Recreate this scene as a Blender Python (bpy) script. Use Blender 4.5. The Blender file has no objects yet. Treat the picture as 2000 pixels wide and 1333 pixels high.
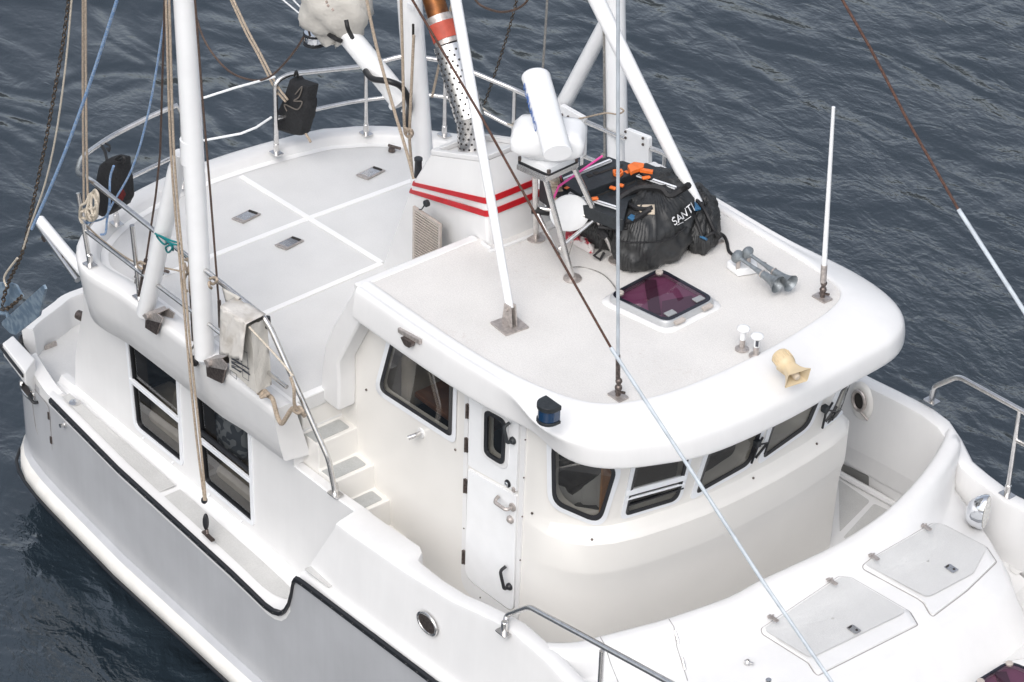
import bpy, bmesh, math, random
from mathutils import Vector, Matrix
from mathutils.bvhtree import BVHTree
random.seed(7)
V = Vector
SC = bpy.context.scene
COL = SC.collection
# ------------------------------------------------------------ camera
PITCH, YAW, ROLL, FPX = math.radians(33.5), math.radians(-49.28), math.radians(1.83), 5540.0
fw = V((math.sin(YAW)*math.cos(PITCH), math.cos(YAW)*math.cos(PITCH), -math.sin(PITCH)))
_r = fw.cross(V((0, 0, 1))).normalized(); _u = _r.cross(fw)
rt = math.cos(ROLL)*_r + math.sin(ROLL)*_u
up_ = -math.sin(ROLL)*_r + math.cos(ROLL)*_u
CAM = V((0, -1.15, 5.0)) - 21.9*fw
cd = bpy.data.cameras.new('camera'); cam = bpy.data.objects.new('camera', cd); COL.objects.link(cam)
cam.matrix_world = Matrix(((rt.x, up_.x, -fw.x, CAM.x), (rt.y, up_.y, -fw.y, CAM.y), (rt.z, up_.z, -fw.z, CAM.z), (0, 0, 0, 1)))
cd.sensor_width = 36; cd.lens = FPX/2000*36; cd.clip_end = 2000; cd.clip_start = .5
SC.camera = cam
# ------------------------------------------------------------ world, sun, exposure
SUN_EL, SUN_AZ = math.radians(50), math.radians(-56)      # azimuth from +X towards +Y
w = bpy.data.worlds.new('World'); SC.world = w; w.use_nodes = True
nt = w.node_tree; nt.nodes.clear()
sky = nt.nodes.new('ShaderNodeTexSky'); sky.sky_type = 'NISHITA'; sky.sun_disc = False
sky.sun_elevation = SUN_EL; sky.sun_rotation = math.radians(90) - SUN_AZ
sky.air_density = 1.0; sky.dust_density = 4.0; sky.ozone_density = 1.0
hs = nt.nodes.new('ShaderNodeHueSaturation'); hs.inputs['Saturation'].default_value = .42
bg = nt.nodes.new('ShaderNodeBackground'); bg.inputs['Strength'].default_value = .15
wo = nt.nodes.new('ShaderNodeOutputWorld')
nt.links.new(sky.outputs[0], hs.inputs['Color']); nt.links.new(hs.outputs[0], bg.inputs[0]); nt.links.new(bg.outputs[0], wo.inputs[0])
sd = bpy.data.lights.new('sun', 'SUN'); sd.energy = .55; sd.angle = math.radians(50); sd.color = (1, .99, .975)
so = bpy.data.objects.new('sun', sd); COL.objects.link(so)
sdir = V((math.cos(SUN_EL)*math.cos(SUN_AZ), math.cos(SUN_EL)*math.sin(SUN_AZ), math.sin(SUN_EL)))
so.rotation_euler = sdir.to_track_quat('Z', 'Y').to_euler(); so.location = (0, 0, 30)
SC.view_settings.view_transform = 'Standard'; SC.view_settings.look = 'None'
SC.view_settings.gamma = 1; SC.view_settings.exposure = 0.54
try: SC.cycles.max_bounces = 8; SC.cycles.caustics_reflective = False; SC.cycles.caustics_refractive = False
except Exception: pass
# ------------------------------------------------------------ survey helpers: a sighted direction met with a known plane or line
def ray(px, py): return rt*((px-1000)/FPX) - up_*((py-667)/FPX) + fw
def W(px, py, x=None, y=None, z=None):
    d = ray(px, py)
    t = (x-CAM.x)/d.x if x is not None else (y-CAM.y)/d.y if y is not None else (z-CAM.z)/d.z
    return CAM + d*t
def Wl(px, py, A, B):                       # point of the sight line nearest to line AB
    d = ray(px, py); A = V(A); e = V(B)-A
    w0 = CAM-A; a = d.dot(d); b = d.dot(e); c = e.dot(e); p = d.dot(w0); q = e.dot(w0)
    t = (b*q-c*p)/(a*c-b*b); return CAM+d*t
def PX(p):
    q = V(p)-CAM; k = q.dot(fw); return 1000+FPX*q.dot(rt)/k, 667-FPX*q.dot(up_)/k
def zup(foot, py):                          # height at which the vertical through foot reaches row py
    f = V(foot); lo, hi = f.z-1, f.z+8
    for _ in range(40):
        m = (lo+hi)/2
        if PX((f.x, f.y, m))[1] > py: lo = m
        else: hi = m
    return V((f.x, f.y, lo))
# ------------------------------------------------------------ materials
def mat(name, col, rough=.5, metal=0, noise=0, nscale=8, bump=0, bscale=60, coat=0, col2=None, spec=.5, lo=.35, hi=.65, detail=4, speck=0, streak=0):
    m = bpy.data.materials.new(name); m.use_nodes = True; t = m.node_tree; b = t.nodes['Principled BSDF']
    b.inputs['Base Color'].default_value = (*col, 1); b.inputs['Roughness'].default_value = rough
    b.inputs['Metallic'].default_value = metal; b.inputs['Coat Weight'].default_value = coat
    b.inputs['Specular IOR Level'].default_value = spec; b.inputs['Coat Roughness'].default_value = .08
    tc = t.nodes.new('ShaderNodeTexCoord')
    if noise or col2:
        n = t.nodes.new('ShaderNodeTexNoise'); n.inputs['Scale'].default_value = nscale; n.inputs['Detail'].default_value = detail
        r = t.nodes.new('ShaderNodeValToRGB'); r.color_ramp.elements[0].position = lo; r.color_ramp.elements[1].position = hi
        c2 = col2 or tuple(max(0, c*(1-noise)) for c in col)
        r.color_ramp.elements[0].color = (*c2, 1); r.color_ramp.elements[1].color = (*col, 1)
        t.links.new(tc.outputs['Object'], n.inputs['Vector']); t.links.new(n.outputs['Fac'], r.inputs['Fac']); t.links.new(r.outputs[0], b.inputs['Base Color'])
    for amt, sc, stc in ((speck, 75, (1, 1, 1)), (streak, 9, (1, 1, .07))):
        if not amt: continue
        mp = t.nodes.new('ShaderNodeMapping'); mp.inputs['Scale'].default_value = stc; n = t.nodes.new('ShaderNodeTexNoise'); n.inputs['Scale'].default_value = sc; n.inputs['Detail'].default_value = 5; n.inputs['Roughness'].default_value = .7
        r = t.nodes.new('ShaderNodeMapRange'); r.inputs['From Min'].default_value = .38; r.inputs['From Max'].default_value = .62; r.inputs['To Min'].default_value = 1-amt; r.inputs['To Max'].default_value = 1
        mx = t.nodes.new('ShaderNodeMixRGB'); mx.blend_type = 'MULTIPLY'; mx.inputs[0].default_value = 1; mx.inputs[1].default_value = (*col, 1)
        L_ = b.inputs['Base Color'].links
        if L_: t.links.new(L_[0].from_socket, mx.inputs[1])
        t.links.new(tc.outputs['Object'], mp.inputs['Vector']); t.links.new(mp.outputs[0], n.inputs['Vector']); t.links.new(n.outputs['Fac'], r.inputs['Value']); t.links.new(r.outputs[0], mx.inputs[2]); t.links.new(mx.outputs[0], b.inputs['Base Color'])
    if bump:
        n = t.nodes.new('ShaderNodeTexNoise'); n.inputs['Scale'].default_value = bscale; n.inputs['Detail'].default_value = 3
        bp = t.nodes.new('ShaderNodeBump'); bp.inputs['Strength'].default_value = bump; bp.inputs['Distance'].default_value = .01
        t.links.new(tc.outputs['Object'], n.inputs['Vector']); t.links.new(n.outputs['Fac'], bp.inputs['Height']); t.links.new(bp.outputs[0], b.inputs['Normal'])
    return m
GEL = mat('white_gelcoat', (.74, .74, .74), .32, noise=.04, nscale=2.5, coat=.1, streak=.02)
GELW = mat('bounce_tinted_gelcoat', (.74, .725, .695), .3, noise=.035, nscale=2, coat=.2)  # white gelcoat with warm bounce light between the walls put into its colour
HULLM = mat('shaded_hull_gelcoat', (.46, .47, .49), .3, noise=.10, streak=.04, nscale=1.7, coat=.2, bump=.05, bscale=1.2)  # white gelcoat greyed: side shade and dark water reflection put into the colour
STRK = mat('strake_gelcoat', (.74, .725, .69), .35, noise=.12, nscale=5)
BOOT = mat('antifouling', (.012, .014, .016), .6)
DECK = mat('deck_nonskid', (.70, .70, .695), .75, speck=.05, noise=.05, nscale=3, bump=.35, bscale=220, spec=.25)
PAD = mat('tread_pad', (.47, .48, .475), .8, speck=.1, noise=.08, nscale=14, bump=.5, bscale=260, spec=.2)
WALK = mat('walkway_nonskid', (.56, .56, .55), .8, speck=.1, noise=.07, nscale=5, bump=.4, bscale=240, spec=.2)
RUB = mat('black_rubber', (.013, .014, .017), .4, bump=.1)
STEEL = mat('stainless_steel', (.78, .765, .75), .25, 1, noise=.15, nscale=26, lo=.3, hi=.6)
DULL = mat('weathered_steel', (.58, .53, .50), .4, .65, noise=.3, nscale=40)
BRNZ = mat('browned_steel', (.20, .165, .15), .4, .8, noise=.5, nscale=50)
PAINT = mat('white_paint', (.82, .83, .84), .3, noise=.04, nscale=6, coat=.2)
ALU = mat('white_alloy_frame', (.76, .78, .81), .35, noise=.03)
RED = mat('red_stripe', (.50, .010, .018), .4, noise=.15, nscale=12)
BLK = mat('black_nylon', (.014, .014, .016), .65, noise=.5, nscale=18, bump=.5, bscale=40)
MESHM = mat('black_mesh', (.018, .019, .022), .8, noise=.6, nscale=60, bump=.6, bscale=300)
BUCK = mat('blue_buckle', (.03, .12, .24), .4)
DKPL = mat('dark_plastic', (.022, .027, .032), .5, noise=.35, nscale=30, bump=.2, bscale=80)
ORG = mat('orange_plastic', (.85, .19, .035), .45, noise=.2, nscale=20)
ROPE = mat('tan_rope', (.50, .41, .32), .9, noise=.35, nscale=70, bump=.8, bscale=160)
ROPEW = mat('cream_rope', (.66, .59, .49), .9, noise=.25, nscale=70, bump=.8, bscale=160)
ROPED = mat('brown_wire', (.10, .065, .05), .6, noise=.5, nscale=60)
GREYW = mat('grey_wire', (.33, .32, .30), .5, .3, noise=.4, nscale=60)
BLUE = mat('blue_rope', (.13, .26, .50), .85, col2=(.36, .46, .60), nscale=60, bump=.8, bscale=160)
TEAL = mat('teal_cord', (.0, .17, .18), .8)
RUST = mat('rusty_wire', (.10, .045, .03), .75, noise=.6, nscale=60)
SHEA = mat('white_sheathing', (.50, .55, .60), .4, noise=.2, nscale=9)
CANV = mat('weathered_canvas', (.57, .55, .52), .9, col2=(.36, .33, .29), nscale=5, bump=.6, bscale=25, lo=.3, hi=.52, detail=7)
CANV2 = mat('grey_canvas', (.56, .54, .50), .9, noise=.12, nscale=5, bump=.5, bscale=30)
GALV = mat('galvanised_steel', (.13, .19, .26), .55, .25, col2=(.24, .31, .38), nscale=13, bump=.2, bscale=30, lo=.42, hi=.58, detail=9)
CHN = mat('rusty_chain', (.14, .11, .085), .6, .7, noise=.5, nscale=60)
WOOD = mat('heat_stained_pipe', (.30, .115, .035), .38, .75, col2=(.12, .05, .025), nscale=9)
REDT = mat('red_tape', (.45, .075, .045), .6, noise=.2, nscale=20)
BEIG = mat('beige_plastic', (.66, .53, .34), .45, noise=.10, nscale=9)
HORN = mat('horn_alloy', (.30, .33, .35), .45, .6, noise=.25, nscale=30)
NAVB = mat('nav_lens', (.0, .028, .085), .12, coat=1)
PINK = mat('pink_tube', (.85, .10, .38), .5)
CHROME = mat('chrome', (.82, .84, .87), .06, 1)
TEAKM = mat('interior_teak', (.17, .07, .028), .4, noise=.35, nscale=9)
INT = mat('interior_trim', (.045, .033, .024), .7, noise=.4, nscale=4)
CUSH = mat('cushion', (.30, .27, .23), .9, noise=.25, nscale=6)
CURT = mat('curtain', (.40, .41, .42), .9)
PATT = mat('patterned_cushion', (.25, .27, .30), .9, col2=(.07, .08, .10), nscale=17, lo=.48, hi=.52, detail=0)
BLUET = mat('blue_letter', (.0, .10, .42), .4)
WHT = mat('white_letter', (.75, .75, .76), .6)
INK = mat('print_ink', (.06, .065, .08), .8)
HOLE = mat('dark_gap', (.025, .022, .02), .8)
SEAM = mat('shadow_gap', (.30, .29, .285), .8)
WARML = mat('beige_panel_plastic', (.50, .45, .41), .5, noise=.2, nscale=20)
PATCH = mat('cream_patch', (.62, .53, .42), .8)
# roof nonskid: worn speckle and grime near the fittings
def roofmat():
    m = mat('roof_nonskid', (.715, .70, .68), .8, speck=.10, noise=.07, nscale=2.2, bump=.4, bscale=200, spec=.2, detail=8, lo=.3, hi=.6)
    t = m.node_tree; b = t.nodes['Principled BSDF']; base = b.inputs['Base Color'].links[0].from_socket
    tc = t.nodes.new('ShaderNodeTexCoord')
    n = t.nodes.new('ShaderNodeTexNoise'); n.inputs['Scale'].default_value = 30; n.inputs['Detail'].default_value = 6
    n2 = t.nodes.new('ShaderNodeTexNoise'); n2.inputs['Scale'].default_value = 1.3
    mu = t.nodes.new('ShaderNodeMath'); mu.operation = 'MULTIPLY'
    r = t.nodes.new('ShaderNodeValToRGB'); r.color_ramp.elements[0].position = .36; r.color_ramp.elements[1].position = .50
    mx = t.nodes.new('ShaderNodeMixRGB'); mx.inputs[2].default_value = (.60, .57, .545, 1)
    for q in (n, n2): t.links.new(tc.outputs['Object'], q.inputs['Vector'])
    t.links.new(n.outputs['Fac'], mu.inputs[0]); t.links.new(n2.outputs['Fac'], mu.inputs[1]); t.links.new(mu.outputs[0], r.inputs['Fac'])
    t.links.new(r.outputs[0], mx.inputs[0]); t.links.new(base, mx.inputs[1]); t.links.new(mx.outputs[0], b.inputs['Base Color'])
    return m
ROOFM = roofmat()
def glass(name, tint, refl=1.0, rough=.02):
    m = bpy.data.materials.new(name); m.use_nodes = True; t = m.node_tree; t.nodes.clear()
    o = t.nodes.new('ShaderNodeOutputMaterial'); mx = t.nodes.new('ShaderNodeMixShader'); f = t.nodes.new('ShaderNodeFresnel'); gi = t.nodes.new('ShaderNodeNewGeometry'); mr = t.nodes.new('ShaderNodeMapRange'); mr.inputs['To Min'].default_value = 1.75; mr.inputs['To Max'].default_value = 1/1.75; t.links.new(gi.outputs['Backfacing'], mr.inputs['Value']); t.links.new(mr.outputs[0], f.inputs[0])
    tr = t.nodes.new('ShaderNodeBsdfTransparent'); tr.inputs[0].default_value = (*tint, 1)
    g = t.nodes.new('ShaderNodeBsdfGlossy'); g.inputs['Roughness'].default_value = rough; g.inputs[0].default_value = (refl, refl, refl, 1)
    t.links.new(f.outputs[0], mx.inputs[0]); t.links.new(tr.outputs[0], mx.inputs[1]); t.links.new(g.outputs[0], mx.inputs[2]); t.links.new(mx.outputs[0], o.inputs[0])
    return m
GLASS = glass('window_glass', (.62, .62, .60))
PURP = glass('purple_acrylic', (.74, .56, .66), .8)
# ------------------------------------------------------------ mesh collector
OFF = {}
def frames(pts, closed=False):
    n = len(pts); T = []
    for i in range(n):
        a = pts[(i-1) % n] if (closed or i > 0) else pts[i]; b = pts[(i+1) % n] if (closed or i < n-1) else pts[i]
        d = b-a; T.append(d.normalized() if d.length > 1e-9 else V((0, 0, 1)))
    u = V((0, 0, 1)) if abs(T[0].z) < .9 else V((1, 0, 0))
    u = (u-T[0]*u.dot(T[0])).normalized(); out = []
    for t in T:
        u = (u-t*u.dot(t)); u = u.normalized() if u.length > 1e-6 else t.orthogonal().normalized()
        out.append((u, t.cross(u)))
    return out
class MB:
    def __init__(s): s.v = []; s.f = []; s.fm = []; s.cur = 0
    def add(s, vs, fs):
        o = len(s.v); s.v += [V(p) for p in vs]; s.f += [tuple(i+o for i in f) for f in fs]; s.fm += [s.cur]*len(fs); return s
    def box(s, c, d, M=None):
        c = V(c); x, y, z = d[0]/2, d[1]/2, d[2]/2
        p = [V((a*x, b*y, e*z)) for a in (-1, 1) for b in (-1, 1) for e in (-1, 1)]
        if M is not None: p = [M @ q for q in p]
        return s.add([c+q for q in p], [(0, 1, 3, 2), (4, 6, 7, 5), (0, 4, 5, 1), (2, 3, 7, 6), (0, 2, 6, 4), (1, 5, 7, 3)])
    def bar(s, a, b, wd, h, upv=(0, 0, 1)):           # rectangular bar from a to b
        a = V(a); b = V(b); t = (b-a).normalized(); side = t.cross(V(upv)).normalized(); u = side.cross(t)
        vs = [p+side*(i*wd/2)+u*(j*h/2) for p in (a, b) for i, j in ((-1, -1), (1, -1), (1, 1), (-1, 1))]
        return s.add(vs, [(0, 1, 2, 3), (7, 6, 5, 4), (0, 4, 5, 1), (1, 5, 6, 2), (2, 6, 7, 3), (3, 7, 4, 0)])
    def prism(s, poly, vec):
        n = len(poly); a = [V(p) for p in poly]; b = [p+V(vec) for p in a]
        return s.add(a+b, [tuple(range(n)), tuple(range(2*n-1, n-1, -1))]+[(i, n+i, n+(i+1) % n, (i+1) % n) for i in range(n)])
    def sheet(s, poly): return s.add(poly, [tuple(range(len(poly)))])
    def tube(s, pts, r, seg=10, closed=False):
        pts = [V(p) for p in pts]; fr = frames(pts, closed); n = len(pts); rr = r if isinstance(r, (list, tuple)) else [r]*n
        vs = []
        for p, (a, b), q in zip(pts, fr, rr):
            vs += [p+(a*math.cos(k*2*math.pi/seg)+b*math.sin(k*2*math.pi/seg))*q for k in range(seg)]
        fs = []
        for i in range(n if closed else n-1):
            j = (i+1) % n
            for k in range(seg):
                k2 = (k+1) % seg; fs.append((i*seg+k, i*seg+k2, j*seg+k2, j*seg+k))
        if not closed: fs += [tuple(range(seg-1, -1, -1)), tuple((n-1)*seg+k for k in range(seg))]
        return s.add(vs, fs)
    def lathe(s, base, axis, prof, seg=20):           # prof = (radius, height) along axis
        base = V(base); ax = V(axis).normalized(); u = ax.orthogonal().normalized(); v = ax.cross(u); vs = []; fs = []
        for r, h in prof:
            r = max(r, 1e-4); vs += [base+ax*h+(u*math.cos(k*2*math.pi/seg)+v*math.sin(k*2*math.pi/seg))*r for k in range(seg)]
        for i in range(len(prof)-1):
            for k in range(seg): fs.append((i*seg+k, i*seg+(k+1) % seg, (i+1)*seg+(k+1) % seg, (i+1)*seg+k))
        fs += [tuple(range(seg-1, -1, -1)), tuple((len(prof)-1)*seg+k for k in range(seg))]
        return s.add(vs, fs)
    def loft(s, rings, closed=True, caps=True):
        n = len(rings[0]); vs = [V(p) for r in rings for p in r]; fs = []
        for i in range(len(rings)-1):
            for k in range(n if closed else n-1):
                k2 = (k+1) % n; fs.append((i*n+k, i*n+k2, (i+1)*n+k2, (i+1)*n+k))
        if caps and closed: fs += [tuple(range(n-1, -1, -1)), tuple((len(rings)-1)*n+k for k in range(n))]
        return s.add(vs, fs)
    def ball(s, c, r, seg=14, rg=8, M=None):
        c = V(c); r = V(r) if hasattr(r, '__len__') else V((r, r, r)); pts = []; fs = []
        for i in range(rg+1):
            th = math.pi*i/rg
            for k in range(seg):
                a = 2*math.pi*k/seg; p = V((r.x*math.sin(th)*math.cos(a), r.y*math.sin(th)*math.sin(a), r.z*math.cos(th)))
                if M is not None: p = M @ p
                pts.append(c+p)
        for i in range(rg):
            for k in range(seg): fs.append((i*seg+k, (i+1)*seg+k, (i+1)*seg+(k+1) % seg, i*seg+(k+1) % seg))
        return s.add(pts, fs)
    def ring(s, outer, inner, vec):                   # picture-frame between two loops, thickness vec
        n = len(outer); o = [V(p) for p in outer]; i_ = [V(p) for p in inner]; vec = V(vec) if not isinstance(vec, list) else vec
        vv = vec if isinstance(vec, list) else [vec]*n
        vs = o+i_+[p+q for p, q in zip(o, vv)]+[p+q for p, q in zip(i_, vv)]; fs = []
        for k in range(n):
            j = (k+1) % n
            fs += [(k, j, n+j, n+k), (2*n+k, 3*n+k, 3*n+j, 2*n+j), (k, 2*n+k, 2*n+j, j), (n+k, n+j, 3*n+j, 3*n+k)]
        return s.add(vs, fs)
    def build(s, name, m, parent=None, bevel=0, subd=0, seg=2, ang=38, label=None, smooth=True, kind=None, solid=0):
        me = bpy.data.meshes.new(name); off = OFF.get(parent.name, V((0, 0, 0))) if parent else V((0, 0, 0))
        me.from_pydata([tuple(p-off) for p in s.v], [], s.f)
        ms = m if isinstance(m, list) else [m]
        for q in ms: me.materials.append(q)
        for p, k in zip(me.polygons, s.fm): p.material_index = k
        bm = bmesh.new(); bm.from_mesh(me); bmesh.ops.remove_doubles(bm, verts=bm.verts, dist=1e-5); bmesh.ops.recalc_face_normals(bm, faces=bm.faces)
        for f in bm.faces: f.smooth = smooth
        if smooth and not subd:
            for e in bm.edges:
                if len(e.link_faces) == 2 and e.calc_face_angle(0) > math.radians(ang): e.smooth = False
        big = [f for f in bm.faces if len(f.verts) > 8 and not subd]
        if big and not bevel: bmesh.ops.triangulate(bm, faces=big)
        bm.to_mesh(me); bm.free()
        o = bpy.data.objects.new(name, me); COL.objects.link(o); OFF[o.name] = off
        if parent: o.parent = parent
        if solid:
            q = o.modifiers.new('solid', 'SOLIDIFY'); q.thickness = solid; q.offset = -1
        if subd:
            q = o.modifiers.new('sub', 'SUBSURF'); q.levels = q.render_levels = subd
        if bevel:
            q = o.modifiers.new('bev', 'BEVEL'); q.width = bevel; q.segments = seg; q.limit_method = 'ANGLE'; q.angle_limit = math.radians(32); q.harden_normals = True
        if label: o['label'] = label
        if kind: o['kind'] = kind
        return o
def tag(o, label, cat, group=None):
    o['label'] = label; o['category'] = cat
    if group: o['group'] = group
    return o
def thing(name, label, cat, loc, group=None):
    o = bpy.data.objects.new(name, None); COL.objects.link(o); o.location = loc; OFF[o.name] = V(loc); o.empty_display_size = .1
    return tag(o, label, cat, group)
def solo(mb, name, m, label, cat, group=None, **k):   # a thing that is one mesh: origin at its base
    c = V((sum(p.x for p in mb.v)/len(mb.v), sum(p.y for p in mb.v)/len(mb.v), min(p.z for p in mb.v)))
    mb.v = [p-c for p in mb.v]; o = mb.build(name, m, None, **k); o.location = c; OFF[o.name] = c; return tag(o, label, cat, group)
def rnd(pts, r, n=5):                                 # round the corners of an open path
    pts = [V(p) for p in pts]; out = [pts[0]]
    for i in range(1, len(pts)-1):
        a, b, c = pts[i-1], pts[i], pts[i+1]; q = min(r, (a-b).length*.45, (c-b).length*.45)
        p0 = b+(a-b).normalized()*q; p1 = b+(c-b).normalized()*q
        out += [p0*(1-t)**2+b*2*t*(1-t)+p1*t*t for t in [k/n for k in range(n+1)]]
    return out+[pts[-1]]
def rnd2(poly, r, n=5):                               # round the corners of a closed 2D/3D polygon; r number or list
    P = [V(p) for p in poly]; m = len(P); out = []
    for i in range(m):
        rr = r[i] if isinstance(r, (list, tuple)) else r
        a, b, c = P[i-1], P[i], P[(i+1) % m]; q = min(rr, (a-b).length*.48, (c-b).length*.48)
        p0 = b+(a-b).normalized()*q; p1 = b+(c-b).normalized()*q
        out += [p0*(1-t)**2+b*2*t*(1-t)+p1*t*t for t in [k/n for k in range(n+1)]]
    return out
def spl(pts, n=8):                                    # Catmull-Rom through points
    P = [V(p) for p in pts]; P = [P[0]*2-P[1]]+P+[P[-1]*2-P[-2]]; out = []
    for i in range(1, len(P)-2):
        for k in range(n):
            t = k/n; a, b, c, d = P[i-1], P[i], P[i+1], P[i+2]
            out.append(.5*((2*b)+(c-a)*t+(2*a-5*b+4*c-d)*t*t+(3*b-a-3*c+d)*t**3))
    return out+[P[-2]]
def inset(poly, d):                                   # inset a closed 2D loop (pixels or metres)
    n = len(poly); A = sum(poly[i][0]*poly[(i+1) % n][1]-poly[(i+1) % n][0]*poly[i][1] for i in range(n)); sg = 1 if A > 0 else -1; out = []
    for i in range(n):
        a = V(poly[i-1][:2]); b = V(poly[i][:2]); c = V(poly[(i+1) % n][:2])
        k = 1
        while (c-a).length < 1e-6: k += 1; c = V(poly[(i+k) % n][:2])
        t = (c-a).normalized(); nn = V((-t.y, t.x))*sg; out.append(b+nn*d)
    return out
class Shp:                                            # rounded polygon that can be grown or shrunk cleanly
    def __init__(s, base, radii, n=5, dens=0):
        s.b = [V((p[0], p[1])) for p in base]; s.r = radii if isinstance(radii, (list, tuple)) else [radii]*len(base); s.n = n
        A = sum(s.b[i-1].x*s.b[i].y-s.b[i].x*s.b[i-1].y for i in range(len(s.b))); s.sg = 1 if A > 0 else -1
        P = s.raw(0); s.cnt = [1]*len(P)
        if dens: s.cnt = [max(1, int((P[(i+1) % len(P)]-P[i]).length/dens)) for i in range(len(P))]
    def raw(s, d):
        m = len(s.b); L = []
        for i in range(m):
            a, b, c = s.b[i-1], s.b[i], s.b[(i+1) % m]; t1 = (b-a).normalized(); t2 = (c-b).normalized()
            n1 = V((-t1.y, t1.x))*s.sg; n2 = V((-t2.y, t2.x))*s.sg; k = n1+n2; L.append(b+k*(d/max(.25, k.dot(n1))))
        out = []
        for i in range(m):
            a, b, c = L[i-1], L[i], L[(i+1) % m]; q = min(max(s.r[i]-d*.6, 1.0), (a-b).length*.45, (c-b).length*.45)
            p0 = b+(a-b).normalized()*q; p1 = b+(c-b).normalized()*q
            out += [p0*(1-t)**2+b*2*t*(1-t)+p1*t*t for t in [k/s.n for k in range(s.n+1)]]
        return out
    def at(s, d=0):
        P = s.raw(d); return [P[i].lerp(P[(i+1) % len(P)], j/s.cnt[i]) for i in range(len(P)) for j in range(s.cnt[i])]
def interp(tab, x):
    if x <= tab[0][0]: return tab[0][1]
    for (a, u), (b, v) in zip(tab, tab[1:]):
        if x <= b: return u+(v-u)*(x-a)/(b-a)
    return tab[-1][1]
def meshtext(txt, size, thick=.002):
    c = bpy.data.curves.new('t', 'FONT'); c.body = txt; c.size = size; c.extrude = thick; c.align_x = 'CENTER'; c.align_y = 'CENTER'
    o = bpy.data.objects.new('t', c); COL.objects.link(o); dg = bpy.context.evaluated_depsgraph_get(); dg.update()
    me = bpy.data.meshes.new_from_object(o.evaluated_get(dg)); vs = [v.co.copy() for v in me.vertices]; fs = [tuple(p.vertices) for p in me.polygons]
    bpy.data.objects.remove(o); bpy.data.curves.remove(c); bpy.data.meshes.remove(me); return vs, fs
def puttext(mb, txt, size, c, xdir, ydir, thick=.002, sx=1):
    vs, fs = meshtext(txt, size, thick); x = V(xdir).normalized(); y = V(ydir); y = (y-x*y.dot(x)).normalized(); z = x.cross(y)
    mb.add([V(c)+x*(p.x*sx)+y*p.y+z*p.z for p in vs], fs)
LENSM = mat('lens_glass', (.50, .50, .47), .15, coat=1)
SEAMW = mat('white_deck_seam', (.86, .86, .855), .4)
# ============================================================ water
WZ = .35
def watermat():
    m = bpy.data.materials.new('sea_water'); m.use_nodes = True; t = m.node_tree; b = t.nodes['Principled BSDF']; L = t.links.new
    b.inputs['Base Color'].default_value = (.018, .028, .038, 1); b.inputs['Roughness'].default_value = .06; b.inputs['IOR'].default_value = 1.75
    tc = t.nodes.new('ShaderNodeTexCoord')
    def noise(sc, det, dist=0, stretch=(1, 1, 1), rough=.5):
        mp = t.nodes.new('ShaderNodeMapping'); mp.inputs['Scale'].default_value = stretch; mp.inputs['Rotation'].default_value = (0, 0, math.radians(28))
        n = t.nodes.new('ShaderNodeTexNoise'); n.inputs['Scale'].default_value = sc; n.inputs['Detail'].default_value = det; n.inputs['Distortion'].default_value = dist; n.inputs['Roughness'].default_value = rough
        L(tc.outputs['Object'], mp.inputs['Vector']); L(mp.outputs[0], n.inputs['Vector']); return n.outputs['Fac']
    def mul(a, k):
        q = t.nodes.new('ShaderNodeMath'); q.operation = 'MULTIPLY'; L(a, q.inputs[0])
        if isinstance(k, (int, float)): q.inputs[1].default_value = k
        else: L(k, q.inputs[1])
        return q.outputs[0]
    def add(a, c):
        q = t.nodes.new('ShaderNodeMath'); q.operation = 'ADD'; L(a, q.inputs[0]); L(c, q.inputs[1]); return q.outputs[0]
    # calm lee around the quarter of the boat, breeze-ruffled further out
    sx = t.nodes.new('ShaderNodeSeparateXYZ'); L(tc.outputs['Object'], sx.inputs[0])
    gm = t.nodes.new('ShaderNodeMapRange'); gm.inputs['From Min'].default_value = -16; gm.inputs['From Max'].default_value = -2
    L(sx.outputs[0], gm.inputs['Value']); gm.inputs['To Min'].default_value = .22; gm.inputs['To Max'].default_value = 1
    gm2 = t.nodes.new('ShaderNodeMapRange'); gm2.inputs['From Min'].default_value = -14; gm2.inputs['From Max'].default_value = -3; gm2.inputs['To Min'].default_value = .5; gm2.inputs['To Max'].default_value = 1; L(sx.outputs[0], gm2.inputs['Value'])
    gm3 = t.nodes.new('ShaderNodeMapRange'); gm3.inputs['From Min'].default_value = -16; gm3.inputs['From Max'].default_value = -6; gm3.inputs['To Min'].default_value = 1.5; gm3.inputs['To Max'].default_value = 1; L(sx.outputs[0], gm3.inputs['Value'])
    big = mul(mul(noise(.55, 2, .6, (1, 1.5, 1)), .26), gm3.outputs[0])
    mid = mul(mul(noise(1.7, 3, .8, (1, 1.6, 1)), .055), gm2.outputs[0])
    fine = mul(mul(noise(8, 3, .4, (1, 1.5, 1)), .018), gm.outputs[0])
    h = add(add(big, mid), fine)
    bp = t.nodes.new('ShaderNodeBump'); bp.inputs['Strength'].default_value = 1; bp.inputs['Distance'].default_value = 1.0
    L(h, bp.inputs['Height']); L(bp.outputs[0], b.inputs['Normal'])
    return m
o = MB().sheet([(-400, -400, WZ), (400, -400, WZ), (400, 400, WZ), (-400, 400, WZ)]).build('water', watermat(), kind='structure')
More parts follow.
